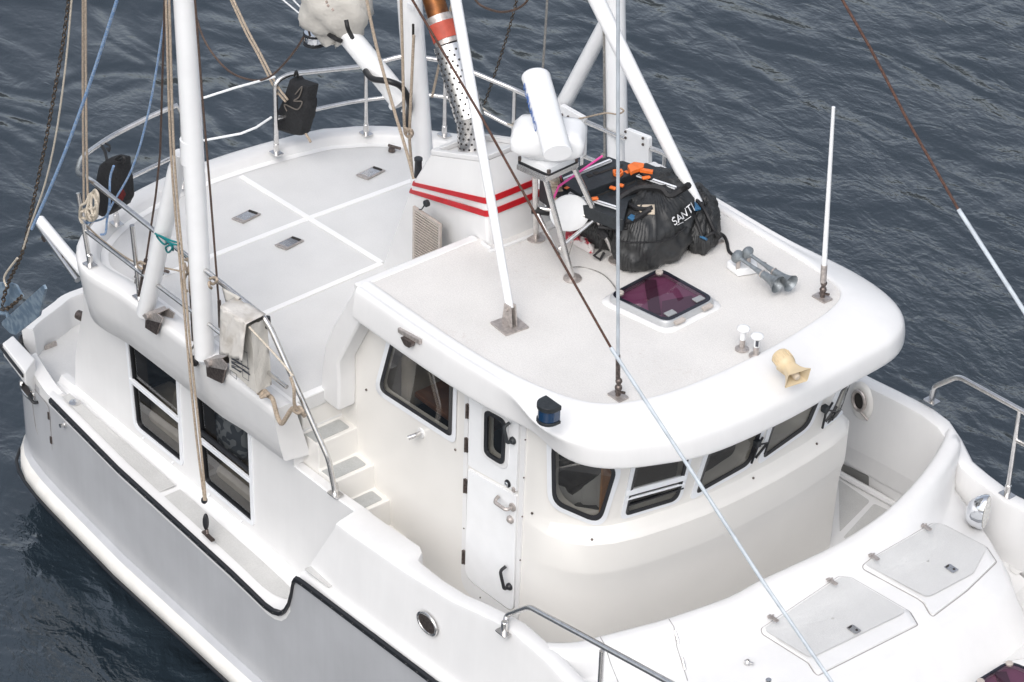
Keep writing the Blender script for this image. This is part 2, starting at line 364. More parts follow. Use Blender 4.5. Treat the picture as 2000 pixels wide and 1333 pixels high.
# ============================================================ the boat
BOAT = thing('motor_boat', 'white fibreglass trawler motor yacht with raised pilothouse and boat deck, lying on dark water', 'boat', (0, 0, WZ))
BT = [(-6.38, 1.55), (-6.34, 1.76), (-6.26, 1.93), (-6.12, 2.055), (-5.95, 2.13), (-5.7, 2.185), (-5.4, 2.225), (-5, 2.25), (-4, 2.31), (-2, 2.34), (0, 2.34), (1, 2.34), (2, 2.29), (3, 2.12), (4, 1.8), (5, 1.3), (6, .62), (6.6, .08)]
ZT = [(-6.2, 2.05), (-5, 2.02), (-2.2, 1.95), (-1.9, 1.93), (-1.7, 1.91), (-1.58, 1.922), (-1.48, 1.965), (-1.41, 2.04), (-1.35, 2.15), (-1.31, 2.28), (-1.28, 2.42), (-1.25, 2.475), (-1.2, 2.49), (-1.1, 2.5), (-.4, 2.54), (.6, 2.6), (2, 2.75), (4, 3.1), (6.6, 3.7)]
def B(x): return interp(BT, x)
def Z(x): return interp(ZT, x)
XS = [-6.38, -6.34, -6.26, -6.12, -5.95, -5.75, -5.5, -5.25, -5, -4.5, -4, -3.5, -3, -2.5, -2.2, -1.9, -1.8, -1.7, -1.64, -1.58, -1.53, -1.48, -1.44, -1.41, -1.38, -1.35, -1.33, -1.31, -1.295, -1.28, -1.265, -1.25, -1.2, -1.1, -.8, -.4, 0, .6, 1.2, 2, 2.5, 3, 3.5, 4, 4.5, 5, 5.5, 6, 6.3, 6.6]
def hullring(x):
    b = B(x); k = min(1, b/1.2)*(.55 if x < -6.1 else .8 if x < -5.9 else 1)
    pr = [(b, Z(x)), (b-.005, 1.6), (b-.005, 1.12), (b+.0, 1.0), (b+.055*k, .965), (b+.115*k, .93), (b+.122*k, .83), (b+.02*k, .735), (b-.16*k, .45), (b*.8, -.1), (b*.4, -.6), (0, -.9)]
    return [V((x, -y, z)) for y, z in pr]+[V((x, y, z)) for y, z in pr[-2::-1]]
rings = [hullring(x) for x in XS]; n = len(rings[0])
hull = MB(); boot = MB(); strk = MB()
up = lambda r: r[:5]; 
hull.loft([r[0:5] for r in rings], closed=False); hull.loft([r[n-5:n] for r in rings], closed=False)
hull.sheet([p for p in rings[0][:9]]+[p for p in rings[0][n-9:]])
hull.sheet([p for p in rings[-1][:9]]+[p for p in rings[-1][n-9:]]); HULL = hull.build('hull', HULLM, BOAT, ang=50)
strk.loft([r[4:8] for r in rings], closed=False); strk.loft([r[n-8:n-4] for r in rings], closed=False)
strk.build('hull_strake', STRK, BOAT, ang=60)
boot.loft([r[7:n-7] for r in rings], closed=False); boot.build('hull_bottom', BOOT, BOAT)
for sgn, lab in ((-1, None), (1, None)):                       # thin dark line under the strake, black rubber along the gunwale
    MB().tube([V((x, sgn*(B(x)+.122*min(1, B(x)/1.2)), .80)) for x in XS], .017, 6).build('strake_trim', RUB, BOAT)
    xs = [x for x in XS if x >= -5.3]
    rub = MB(); R = []
    for x in xs:
        y = sgn*(B(x)+.004); z = Z(x)
        R.append([V((x, y, z-.042)), V((x, y+sgn*.026, z-.03)), V((x, y+sgn*.026, z+.010)), V((x, y, z+.022)), V((x, y-sgn*.01, z-.01))])
    rub.loft(R); s = rub; s.cur = 1
    for i in range(64):
        x = -5.2+i*.14
        s.ball((x, sgn*(B(x)+.031), Z(x)-.008), .0045, 6, 4)
    rub.build('rub_rail', [RUB, STEEL], BOAT, ang=30)
# ---- side deck (flush with the gunwale) and its grey non-skid strips
def deckstrip(xs, yo, yi, dz): return [V((x, yo(x), Z(x)+dz)) for x in xs]+[V((x, yi(x), Z(x)+dz)) for x in reversed(xs)]
for sgn in (-1, 1):
    m = MB(); xs = [x for x in XS if -5.5 <= x <= -1.34]
    m.loft([[V((x, sgn*(B(x)-.0), Z(x)+.012)), V((x, sgn*(B(x)-.06), Z(x)+.02)), V((x, sgn*2.04, min(1.96, Z(x))+.02)), V((x, sgn*2.0, min(1.96, Z(x))+.035)), V((x, sgn*1.965, min(1.96, Z(x))+.09)), V((x, sgn*1.9, min(1.96, Z(x))+.09)), V((x, sgn*1.9, min(1.96, Z(x))-.1)), V((x, sgn*(B(x)), Z(x)-.1))] for x in xs])
    SD = m.build('side_deck', GEL, BOAT, ang=35)
    if sgn < 0:
        for x0, x1 in ((-5.2, -3.46), (-3.39, -1.62)):
            xs = [x0+(x1-x0)*i/14 for i in range(15)]
            p = MB(); yo = lambda x: -(B(x)-.085) if x < -1.8 else -(B(x)-.085-(x+1.8)*.35); yi = lambda x: -2.065
            p.loft([[V((x, yo(x), Z(x)+.024)), V((x, yi(x), Z(x)+.024))] for x in xs], closed=False); p.build('nonskid_strip', WALK, SD)
        p = MB(); p.prism(rnd2([(-1.24, -2.27, 2.535), (-.9, -2.27, 2.555), (-.9, -2.2, 2.555), (-1.24, -2.2, 2.535)], .02), (0, 0, .004)); p.build('nonskid_strip', WALK, SD)
c = W(146, 787, z=2.05); m = MB().lathe(c, (0, 0, 1), [(.055, -.01), (.055, .003), (.05, .006), (0, .006)], 24); m.box(c+V((0, 0, .008)), (.06, .012, .006)); m.build('filler_cap', STEEL, BOAT)
# ---- cockpit at the stern
ZC = 2.20
m = MB(); m.box((-5.85, 0, 1.86), (1.15, 4.1, .06)); m.build('cockpit_floor', DECK, BOAT)
pth = spl([W(66, 645, z=ZC), W(80, 630, z=ZC), W(120, 600, z=ZC), W(150, 580, z=ZC), V((-6.32, -.7, ZC)), V((-6.33, 0, ZC)), V((-6.3, .8, ZC)), V((-6.22, 1.5, ZC)), V((-6.0, 1.95, ZC)), V((-5.3, 2.08, ZC))], 6)
def wallpath(mb, path, prof):                                   # prof = list of (offset to the left of travel, height above path)
    R = []
    for i, p in enumerate(path):
        a = path[max(0, i-1)]; b = path[min(len(path)-1, i+1)]; t = (b-a); t.z = 0; t.normalize(); nn = V((-t.y, t.x, 0))
        R.append([p+nn*(o*1)+V((0, 0, h)) for o, h in (prof(i, len(path)) if callable(prof) else prof)])
    mb.loft(R); return mb
m = wallpath(MB(), pth, [(-.02, -.36), (-.0, -.03), (.015, 0), (.11, 0), (.13, -.03), (.12, -.20), (.0, -.36)])
TRN = m.build('transom_bulwark', GEL, BOAT, ang=50)
xq = -6.17
MB().prism(rnd2([W(86, 677, x=xq), W(109, 665, x=xq), W(112, 689, x=xq), W(91, 703, x=xq)], .02), (.012, 0, 0)).build('vent_plate', DULL, BOAT)
# raised quarter block with its own black rubber, the gunwale cap below it, and the boarding gate in the hull side
q = MB(); qt = [W(4, 671, z=ZC+.04), W(25, 655, z=ZC+.04), W(69, 701, z=ZC+.04), W(49, 729, z=ZC+.04)]
ql = [V((-6.20, -1.96, 1.5)), V((-6.05, -1.85, 1.5)), V((-5.65, -2.0, 1.5)), V((-5.65, -2.17, 1.5))]
q.loft([[p.lerp(h, f) + V((0, 0, z_-(p.z+(h.z-p.z)*f))) for p, h in zip(qt, ql)] for f, z_ in ((0, ZC+.04), (0.0, 2.10), (.35, 2.02), (.85, 1.85), (1, 1.5))]); QB = q.build('quarter_cap', GEL, BOAT, bevel=.015)
MB().tube([W(1, 676, z=ZC-.02), W(20, 702, z=ZC-.02), W(46, 735, z=ZC-.02)], .020, 8).build('cap_rubber', RUB, QB)
for sg in (-1, 1):
    m = MB(); xs = [-5.85, -5.7, -5.6, -5.5, -5.4, -5.25]
    m.loft([[V((x, sg*(B(x)-.0), 2.0)), V((x, sg*(B(x)+.0), zt_)), V((x, sg*(B(x)-.13), zt_+.01)), V((x, sg*(B(x)-.15), zt_-.02)), V((x, sg*(B(x)-.15), 1.84))] for x in xs for zt_ in [interp([(-5.75, 2.13), (-5.5, 2.07), (-5.25, 2.03)], x)]]); m.build('quarter_bulwark', GEL, BOAT, ang=40)
MB().tube([V((x, -B(x)-.010, 2.06)) for x in (-6.36, -6.26, -6.12, -5.95, -5.8, -5.62)], .024, 8).build('cap_rubber', RUB, QB)
hv = BVHTree.FromPolygons([v.co+OFF[HULL.name] for v in HULL.data.vertices], [tuple(p.vertices) for p in HULL.data.polygons])
def onhl(px, py, d=0.0):
    dr = ray(px, py).normalized(); h, nn, _, _ = hv.ray_cast(CAM, dr)
    if h is None: return W(px, py, y=-2.2)
    if nn.dot(dr) > 0: nn = -nn
    return h+nn*d
eo = [(55+12*math.cos(a)+6*math.sin(a), 762+6*math.cos(a)+17*math.sin(a)) for a in [k*math.pi/12 for k in range(24)]]
HW = MB().tube([onhl(a, b, .012) for a, b in eo], .014, 8, closed=True).build('hawse_ring', STEEL, BOAT)
MB().sheet([onhl(55+(a-55)*.9, 762+(b-762)*.9, .008) for a, b in eo]).build('hawse_hole', BRNZ, HW)
gate = [(-5.72, 1.93), (-5.68, 1.42), (-5.58, 1.30), (-5.33, 1.28), (-5.30, 1.93)]
gp = rnd2([(a, b, 0) for a, b in gate], .09)
m = MB(); gi = inset(gp, .006)
def onhull(x, z, d=.0): return V((x, -B(x)-.002-d+(.03*max(0, (1.6-z)/.5) if z < 1.6 else 0), z))
m.ring([onhull(p.x, p.y) for p in gp], [onhull(p.x, p.y) for p in gi], (0, -.004, 0)); m.build('boarding_gate', SEAM, BOAT, smooth=False)
for z in (1.80, 1.52): MB().box(onhull(-5.32, z, .006), (.025, .012, .08)).build('gate_hinge', BRNZ, BOAT, bevel=.003)
for px, py in ((70, 778), (104, 768)):
    c = onhl(px, py, .0); MB().tube(rnd([c+V((-.05, .02, .03)), c+V((-.04, -.05, .02)), c+V((.04, -.05, -.02)), c+V((.05, .02, -.02))], .03), .016, 8).build('gate_handle', RUB, BOAT)
c = onhl(128, 830); MB().lathe(c+V((0, .03, 0)), (0, -1, .1), [(.026, 0), (.026, .05), (.02, .055), (.02, .09), (0, .09)], 14).build('drain_spout', STEEL, BOAT)
c = W(158, 618, x=-5.45); m = MB().tube([W(152, 615, x=-5.45), W(176, 627, x=-5.3)], .045, 16); m.build('stern_light', BRNZ, BOAT)
# ---- salon (deckhouse under the boat deck), hollow, with real window openings
def boolean(o, cutters, mode='TRANSFER'):
    for c in cutters:                                           # one at a time; the fast solver where the exact one gives nothing
        for sv in ('EXACT', 'FAST'):
            q = o.modifiers.new('cut', 'BOOLEAN'); q.operation = 'DIFFERENCE'; q.object = c; q.solver = sv; q.material_mode = mode
            bpy.context.view_layer.update(); dg = bpy.context.evaluated_depsgraph_get(); me = bpy.data.meshes.new_from_object(o.evaluated_get(dg))
            o.modifiers.remove(q)
            if len(me.polygons) > 5: break
        me.name = o.name; o.data = me
        bm = bmesh.new(); bm.from_mesh(me)
        for e in bm.edges: e.smooth = not (len(e.link_faces) == 2 and e.calc_face_angle(0) > math.radians(25))
        bmesh.ops.triangulate(bm, faces=[f for f in bm.faces if len(f.verts) > 6]); bm.to_mesh(me); bm.free()
        bpy.data.objects.remove(c)
def prep(m, name, mt): m_ = m.build(name, mt, None); return m_
SY = -1.955
m = MB(); prof = [(-5.0, 3.45), (-5.05, 3.0), (-5.24, 2.4), (-5.28, 2.05), (-5.28, 1.8), (-1.80, 1.8), (-1.80, 3.45)]
m.prism([(x, SY, z) for x, z in prof], (0, 2.0-SY, 0)); SAL = m.build('salon_deckhouse', GEL, BOAT, ang=30)
sw = [[(250, 668), (345, 746), (354.5, 903), (300, 868), (266, 828)], [(383, 783), (486, 864), (493, 1020), (400, 942)]]
wins = []
for k, poly in enumerate(sw):
    P = Shp([(a, b) for a, b in ([(249, 640), (345, 716), (354.5, 902), (268, 832)] if k == 0 else [(383, 752), (486, 834), (493, 1019), (400, 941)])], [2, 2, 6, 12] if k == 0 else [2, 2, 6, 10], 4)
    wins.append(P)
cut = [prep(MB().box((-3.4, 0, 2.6), (3.4, 3.6, 1.5)), 'c', INT)]
for P in wins:
    hole = [W(p[0], p[1], y=SY) for p in P.at(1.0)]; cut.append(prep(MB().prism([p+V((0, -.1, 0)) for p in hole], (0, .45, 0)), 'c', INT))
for c in cut: c.parent = None
boolean(SAL, [c for c in cut])
for k, P in enumerate(wins):
    def at(p, d=0): q = W(p[0], p[1], y=SY); return q+V((0, -d, 0))
    f = MB(); f.ring([at(p) for p in P.at(-4.5)], [at(p) for p in P.at()], (0, -.016, 0)); F = f.build('salon_window', ALU, BOAT, label='forward salon window with one slider pane bar' if k else 'aft salon window beside the cockpit')
    g = MB(); g.ring([at(p, .003) for p in P.at()], [at(p, .003) for p in P.at(1.6)], (0, .05, 0)); g.build('gasket', RUB, F)
    g = MB(); g.sheet([at(p, -.018) for p in P.at(.5)]); g.build('pane', GLASS, F)
    a, b = ((255, 742), (350, 822)) if k == 0 else ((389, 858), (490, 940))
    g = MB(); g.bar(W(*a, y=SY-.008), W(*b, y=SY-.008), .03, .045, (0, 0, 1)); g.build('slider_bar', ALU, F, bevel=.004)
    if k == 1:
        g = MB(); g.bar(W(391, 843, y=SY+.0), W(489, 921, y=SY+.0), .03, .045, (0, 0, 1)); g.build('slider_rail', RUB, F, bevel=.008)
    a, b = ((256, 752), (262, 828)) if k == 0 else ((389, 866), (396, 940))
    g = MB(); g.tube([W(P.b[0].x+4, 700 if k == 0 else 800, y=SY-.0), W(*b, y=SY-.0)], .008, 6); g.build('track', ALU, F)
# salon furniture seen through the glass
f = thing('salon_table_settee', 'beige cushions and wooden joinery inside the salon behind the side windows', 'settee', (-3.4, -1.2, 1.87))
m = MB(); m.box((-3.3, -1.62, 2.02), (2.6, .5, .3)); m.build('seat_base', TEAKM, f, bevel=.02)
m = MB(); m.box((-3.3, -1.60, 2.22), (2.5, .46, .12)); m.build('seat_cushion', CUSH, f, bevel=.04)
m = MB(); m.box((-3.2, -1.2, 2.45), (2.4, .14, .5)); m.build('backrest', TEAKM, f, bevel=.04)
c = thing('round_cushion', 'round black and white patterned cushion behind the forward salon window', 'cushion', (-3.18, -1.62, 2.3))
MB().ball((-3.1, -1.70, 2.62), (.26, .10, .26), 24, 12).build('cover', PATT, c)
c = thing('square_cushion', 'plain beige cushion leaning in the aft salon window', 'cushion', (-3.9, -1.62, 2.3))
MB().box((-3.86, -1.66, 2.42), (.34, .14, .36), Matrix.Rotation(.3, 3, 'Y')).build('cover', CUSH, c, bevel=.06, seg=4)
m = MB(); m.prism([(-4.15, -1.55, 2.45), (-3.75, -1.55, 2.45), (-3.75, -1.55, 3.1), (-4.15, -1.55, 3.1)], (0, .02, 0)); m.build('curtain', CURT, f)
for px, py in ((280, 856), (337, 904), (408, 967), (471, 1018)): c = W(px, py, y=SY-.012); MB().ball(c, .012, 8, 6).build('window_stud', ALU, BOAT)
# ---- narrow wall beside the stair and the stair itself
m = MB(); m.loft([[V((x, SY, 1.85)), V((x, SY, zt-.01)), V((x, SY+.012, zt)), V((x, SY+.085, zt)), V((x, SY+.1, zt-.015)), V((x, SY+.1, 1.85))] for x, zt in ((-1.80, 3.13), (-1.3, 3.14), (-.86, 3.17))]); m.build('stair_side_wall', GEL, BOAT, ang=30)
SY1 = SY+.1
sp = [(-2.0, 1.9), (-2.0, 3.62), (-1.815, 3.62), (-1.80, 3.42), (-1.59, 3.42), (-1.58, 3.17), (-1.36, 3.17), (-1.35, 2.94), (-1.14, 2.94), (-1.13, 2.68), (-.92, 2.68), (-.91, 2.40), (-.9, 1.9)]
m = MB(); m.prism([(x, SY1, z) for x, z in sp], (0, -1.44-SY1, 0)); ST = m.build('stair', GELW, BOAT, bevel=.012)
for k, (x0, x1, z) in enumerate(((-1.775, -1.625, 3.42), (-1.55, -1.395, 3.17), (-1.325, -1.175, 2.94), (-1.10, -.955, 2.68))):
    m = MB(); m.prism(rnd2([(x0, SY1+.005, z+.001), (x1, SY1+.005, z+.001), (x1, -1.50, z+.001), (x0, -1.50, z+.001)], [.0, .0, .025, .025]), (0, 0, .004)); m.build('tread_pad', PAD, ST)
m = MB(); m.box((.2, -1.75, 2.36), (2.4, .9, .06)); m.build('walkway_floor', WALK, BOAT)
# ---- boat deck: slab, coaming with deep fascia, non-skid with white seams
feet = [(178, 518), (228, 438), (357, 363), (540, 300), (715, 262), (868, 265), (1002, 285)]
F3 = [W(a, b, z=3.84) for a, b in feet]
path = [V((-1.72, -2.14, 3.84)), V((-2.3, -2.14, 3.84)), V((-3.2, -2.14, 3.84)), V((-4.0, -2.15, 3.84))]+[V((p.x, p.y, 3.84)) for p in F3]+[V((-3.3, 2.2, 3.84)), V((-2.4, 2.2, 3.84)), V((-1.2, 2.2, 3.84))]
path = [path[0]]+spl(path[1:], 6)
def prof(i, n):
    k = min(1, i/3.0)
    return [(-.16, -.09), (-.14, -.02), (-.125, -.004), (-.06, 0), (.015, 0), (.042, -.010), (.055, -.035), (.052, -.10), (.015, -.35), (-.03, -.60+.06*(1-k)), (-.055, -.618+.06*(1-k)), (-.3, -.60)]
def rev(p): return list(reversed(p))
m = MB(); P2 = path
R = []
for i, p in enumerate(P2):
    a = P2[max(0, i-1)]; b = P2[min(len(P2)-1, i+1)]; t = b-a; t.normalize(); nn = V((t.y, -t.x, 0))  # right of travel; travelling aft along starboard
    nn = -nn if (i < 4 and nn.y > 0) or nn.dot(p-V((-3, 0, 3.84))) < 0 else nn
    ex_ = .20*min(1, max(0, (-4.15-p.x)/.55)) if p.y < 1 else .20*max(0, (-4.15-p.x)/1.0)
    R.append([p+nn*o_+V((-ex_*(1 if j_ < 11 else .3), 0, h)) for j_, (o_, h) in enumerate(prof(i, len(P2)))])
m.loft(R); COAM = m.build('boat_deck_coaming', GEL, BOAT, ang=50)
inner = [r[0] for r in R]
m = MB(); poly = [V((q.x, q.y, 3.75)) for q in inner]
poly = [V((-1.80, -1.985, 3.75))]+[q for q in poly if q.x < -1.85]+[V((-1.58, 2.04, 3.75)), V((-1.58, -1.44, 3.75)), V((-1.80, -1.44, 3.75))]
m.prism(poly, (0, 0, -.12)); BD = m.build('boat_deck', DECK, BOAT, smooth=False)
m = MB(); rr = []
for i, q in enumerate(inner[:-1]): 
    nn = (V((-3, 0, 0))-V((P2[i].x, P2[i].y, 0))); t = (R[i][3]-R[i][0]); t.z = 0; t.normalize()
    rr.append([q+V((0, 0, .004)), q-t*.07+V((0, 0, .004))])
m.loft(rr, closed=False); m.build('deck_margin', SEAMW, BD, smooth=False)
for a, b in (((246, 566), (600, 428)), ((600, 428), (808, 352)), ((405, 660), (745, 515)), ((470, 345), (745, 514)), ((300, 600), (470, 528))):
    if a == (300, 600): continue
    zs = {246: 3.7525, 600: 3.7545, 405: 3.7560, 470: 3.7580}[a[0]]; m = MB(); m.bar(W(*a, z=zs), W(*b, z=zs), .055, .008); m.build('deck_seam', SEAMW, BD)
MB().bar((-1.835, -1.98, 3.756), (-1.835, -1.46, 3.756), .07, .01).build('deck_seam', SEAMW, BD)
for cx, cy in ((481, 425), (565, 477), (724, 340)):
    a, b, c_, d = W(cx-29, cy+4, z=3.757), W(cx+6, cy-13, z=3.757), W(cx+29, cy-5, z=3.757), W(cx-6, cy+13, z=3.757)
    m = MB(); m.prism([a, b, c_, d], (0, 0, .012)); LF = m.build('flush_lift_plate', DULL, BD, bevel=.003)
    e = a+(d-a)*.08+(b-a)*.06; f_ = a+(d-a)*.92+(b-a)*.06
    m = MB(); m.prism([a.lerp(b, .16).lerp(d.lerp(c_, .16), .1), a.lerp(b, .84).lerp(d.lerp(c_, .84), .1), a.lerp(b, .84).lerp(d.lerp(c_, .84), .9), a.lerp(b, .16).lerp(d.lerp(c_, .16), .9)], (0, 0, .016)); m.build('plate_lid', STEEL, LF, bevel=.002)
    m = MB(); m.bar(a.lerp(b, .88).lerp(d.lerp(c_, .88), .15)+V((0, 0, .018)), a.lerp(b, .88).lerp(d.lerp(c_, .88), .85)+V((0, 0, .018)), .02, .01); m.build('plate_slot', HOLE, LF)
for px, py in ((765, 294), (270, 551), (312, 535)):
    c = W(px, py, z=3.77); m = MB().lathe(c, (0, 0, 1), [(.035, -.01), (.03, .02), (.01, .03), (0, .03)], 12); m.tube([c+V((-.05, 0, .03)), c+V((.07, .05, .03))], .014, 8); m.build('deck_eye', BRNZ, BD)
# ============================================================ pilothouse
YS = -1.45
def half(pts): return pts+[V((p[0], -p[1])) for p in reversed(pts[:-1])]
lip = [V(p) for p in ((.62, -1.45), (.80, -1.425), (.96, -1.36), (1.09, -1.25), (1.19, -1.08), (1.26, -.86), (1.32, -.55), (1.36, -.25), (1.375, .1), (1.37, .5), (1.345, .9), (1.31, 1.2), (1.26, 1.42), (1.15, 1.55), (.95, 1.60), (.6, 1.60))]
def offs(pts, d):
    out = []
    for i, p in enumerate(pts):
        if i == 0: nn = V((0, -1))
        elif i == len(pts)-1: nn = V((0, 1))
        else: t = (pts[i+1]-pts[i-1]).normalized(); nn = V((t.y, -t.x))
        out.append(p+nn*d)
    return out
front = [(4.75, .07), (4.60, .045), (3.87, -.11), (3.82, -.105), (3.77, -.04), (3.745, -.012), (3.72, 0), (3.46, 0.0), (3.42, -.006), (3.37, -.020), (3.2, -.036), (2.2, -.055)]
m = MB(); R = []
for z, d in front:
    k = [min(1, i/2.0, (len(lip)-1-i)/2.0) for i in range(len(lip))]
    pts = [p+(q-p)*kk for p, q, kk in zip(lip, offs(lip, d), k)]
    R.append([V((-1.62, YS, z))]+[V((-.6, YS, z)), V((.5, YS, z))]+[V((p.x, p.y, z)) for p in pts]+[V((.5, 1.60, z)), V((-.6, 1.60, z)), V((-1.62, 1.60, z))])
m.loft(R); PH = m.build('pilothouse', GELW, BOAT, ang=28)
bv_me = PH.data.copy(); bvh = BVHTree.FromPolygons([v.co+OFF[PH.name] for v in bv_me.vertices], [tuple(p.vertices) for p in bv_me.polygons])
def onph(px, py, d=0.0, pull=False):
    for k in range(60 if pull else 1):                          # past the rounded edge: step back onto the wall
        h = onph1(px-1.5*k, py+1.2*k, d)
        if h: return h
    return None
def onph1(px, py, d=0.0):
    dr = ray(px, py).normalized(); h, nn, _, _ = bvh.ray_cast(CAM, dr)
    if h is None: return None
    if nn.dot(dr) > 0: nn = -nn
    return h+nn*d
# windows: outer gasket outline in sighting coordinates; tops run up behind the roof brow
pw = [[(1078, 862), (1206, 912), (1172, 1022), (1080, 982)],
      [(1247, 880), (1350, 868), (1322, 975), (1219, 1006)],
      [(1392, 855), (1494, 815), (1462, 905), (1357, 964)],
      [(1517, 800), (1606, 760), (1576, 832), (1487, 895)],
      [(1640, 762), (1674, 728), (1652, 795), (1612, 828)]]
PW = []
for k, p in enumerate(pw):
    PW.append(Shp(p, [22, 20, 26, 24] if k == 0 else ([4, 4, 16, 10] if k < 4 else [2, 2, 8, 4]), 6, 14))
SWD = Shp([(765, 660), (885, 736), (882, 856), (738, 762)], [6, 3, 12, 18], 5)
cut = [prep(MB().prism([(-1.4, -1.38, 3.45), (.55, -1.38, 3.45), (.9, -1.22, 3.45), (1.1, -.75, 3.45), (1.14, 0, 3.45), (1.1, .75, 3.45), (.9, 1.22, 3.45), (-1.4, 1.38, 3.45)], (0, 0, 1.22)), 'c', INT)]
for k, P in enumerate(PW):
    hole = [onph(p[0], p[1], 0, True) for p in P.at(1)]
    if None in hole: print('MISS', k, [tuple(p) for p, h in zip(P.at(1), hole) if h is None]); continue
    nav = sum(((h-V((.2, 0, h.z))).normalized() for h in hole), V((0, 0, 0))).normalized()
    cut.append(prep(MB().prism([h+nav*.25 for h in hole], -nav*.55), 'c', GELW))
cut.append(prep(MB().prism([W(p[0], p[1], y=YS)+V((0, -.1, 0)) for p in SWD.at(1)], (0, .35, 0)), 'c', GELW))
dwn = Shp([(950, 800), (990, 822), (986, 909), (949, 886)], [12, 14, 14, 12], 5)
cut.append(prep(MB().prism([W(p[0], p[1], y=YS)+V((0, -.1, 0)) for p in dwn.at(1)], (0, .35, 0)), 'c', GELW))
boolean(PH, cut)
def frame_on(name, S, fn, out_px, gask_px, label=None, mats=(ALU, RUB)):
    f = MB(); O = S.at(-out_px); P = S.at(0); I = S.at(gask_px); n_ = len(P)
    fn0 = fn; fn = (lambda x, y, d=0: fn0(x, y, d, True)) if fn0 is onph else fn0
    def q(a, b, d): return fn(a.x, a.y, d)
    f.ring([q(a, b, -.01) for a, b in zip(O, P)], [fn(b.x, b.y, -.01) for b in P], V((0, 0, 0)))
    for j in range(n_): f.v[2*n_+j] = q(O[j], P[j], .012); f.v[3*n_+j] = fn(P[j].x, P[j].y, .014)
    F = f.build(name, mats[0], BOAT, label=label, ang=35)
    g = MB(); g.ring([fn(p.x, p.y, .006) for p in P], [fn(p.x, p.y, .006) for p in I], V((0, 0, 0)))
    for j in range(n_): g.v[2*n_+j] = fn(P[j].x, P[j].y, .018); g.v[3*n_+j] = fn(I[j].x, I[j].y, .010)
    g.build('gasket', mats[1], F, ang=50)
    g = MB(); g.sheet([fn(p.x, p.y, .004) for p in S.at(gask_px*.6)]); g.build('pane', GLASS, F, smooth=False)
    return F
labs = ['rounded corner pilothouse window beside the side door', 'opening pilothouse window with two stacked panes, nearest the corner', 'middle front pilothouse window', 'front pilothouse window between the two wipers', 'farthest front pilothouse window beyond both wipers']
for k, P in enumerate(PW):
    F = frame_on('pilothouse_window', P, onph, 9 if k == 0 else 7, 7 if k == 0 else 5, labs[k])
    if k == 1:
        g = MB(); a, b = onph(1222, 962, .012), onph(1338, 930, .012); g.bar(a, b, .03, .05); g.bar(onph(1223, 974, .012), onph(1336, 943, .012), .02, .02); g.build('middle_bar', ALU, F, bevel=.006)
        g = MB(); g.bar(onph(1226, 986, .012), onph(1333, 952, .012), .015, .012); g.build('bar_gasket', RUB, F)
    if k == 4:
        g = MB(); a, b = onph(1628, 795, .012), onph(1668, 752, .012)
        if a and b: g.bar(a, b, .03, .04); g.build('middle_bar', ALU, F, bevel=.004)
side = lambda px, py, d=0: W(px, py, y=YS-d)
frame_on('pilothouse_window', SWD, side, 8, 7, 'four sided side window under the roof edge, aft of the door')
# interior
f = thing('helm_console', 'dark helm console with wooden sill inside the pilothouse front windows', 'console', (.9, 0, 3.45))
m = MB(); m.prism([(.45, -1.15, 3.45), (.95, -1.15, 3.45), (.95, -1.15, 3.85), (.7, -1.15, 3.95), (.45, -1.15, 3.8)], (0, 2.3, 0)); m.build('body', DKPL, f, bevel=.03)
m = MB(); m.prism([(.5, -1.3, 3.80), (.98, -1.12, 3.80), (1.13, -.7, 3.80), (1.16, 0, 3.80), (1.13, .7, 3.80), (.98, 1.12, 3.80), (.5, 1.3, 3.80)], (0, 0, .04)); m.build('dash_top', DKPL, f)
m = MB(); m.tube([(.45, -1.33, 3.84), (.75, -1.30, 3.83), (.93, -1.18, 3.83), (1.03, -1.0, 3.83), (1.12, -.7, 3.83)], .018, 6); m.build('wooden_sill', mat('light_wood', (.42, .19, .06), .4, noise=.3, nscale=8), f)
m = MB(); m.box((1.02, -1.02, 4.1), (.02, .12, .5)); m.build('door_post', bpy.data.materials['light_wood'], f)
f = thing('helm_chair', 'dark upholstered helm seat seen through the corner window', 'seat', (.3, -.85, 3.45))
m = MB(); m.box((.35, -.75, 4.1), (.16, .62, .6)); m.build('backrest', DKPL, f, bevel=.06, seg=4); m = MB(); m.box((.55, -.75, 3.85), (.45, .6, .14)); m.build('seat', DKPL, f, bevel=.05, seg=4)
m = MB(); m.lathe((.5, -.75, 3.45), (0, 0, 1), [(.05, 0), (.05, .35)], 12); m.build('pedestal', DULL, f)
# white curtain tied in a V behind the corner window
m = MB(); rows = []
for t in [i/18 for i in range(19)]:
    x = .52+t*.44; y = -1.25+.02*math.sin(t*40)+max(0, (t-.45))*.62
    top = 3.98+abs(t-.6)*.75; rows.append([V((x, y, 3.86)), V((x, y-.0, top))])
m.loft(rows, closed=False); solo(m, 'curtain', CURT, 'pale curtain hanging in a V inside the rounded corner window', 'curtain')
f = thing('chart_table', 'wooden chart table and settee seen through the pilothouse side window', 'table', (-.7, -.9, 3.45))
m = MB(); m.box((-.75, -.9, 3.95), (.9, .7, .05)); m.build('tabletop', TEAKM, f, bevel=.01); m = MB(); m.box((-.75, -.9, 3.7), (.12, .12, .46)); m.build('pedestal', DULL, f)
m = MB(); m.box((-1.15, -.95, 4.05), (.15, .7, .5)); m.build('backrest', CUSH, f, bevel=.05)
m = MB(); m.bar(side(745, 768, -.06), side(878, 846, -.06), .05, .03); m.build('wooden_ledge', bpy.data.materials['light_wood'], f)
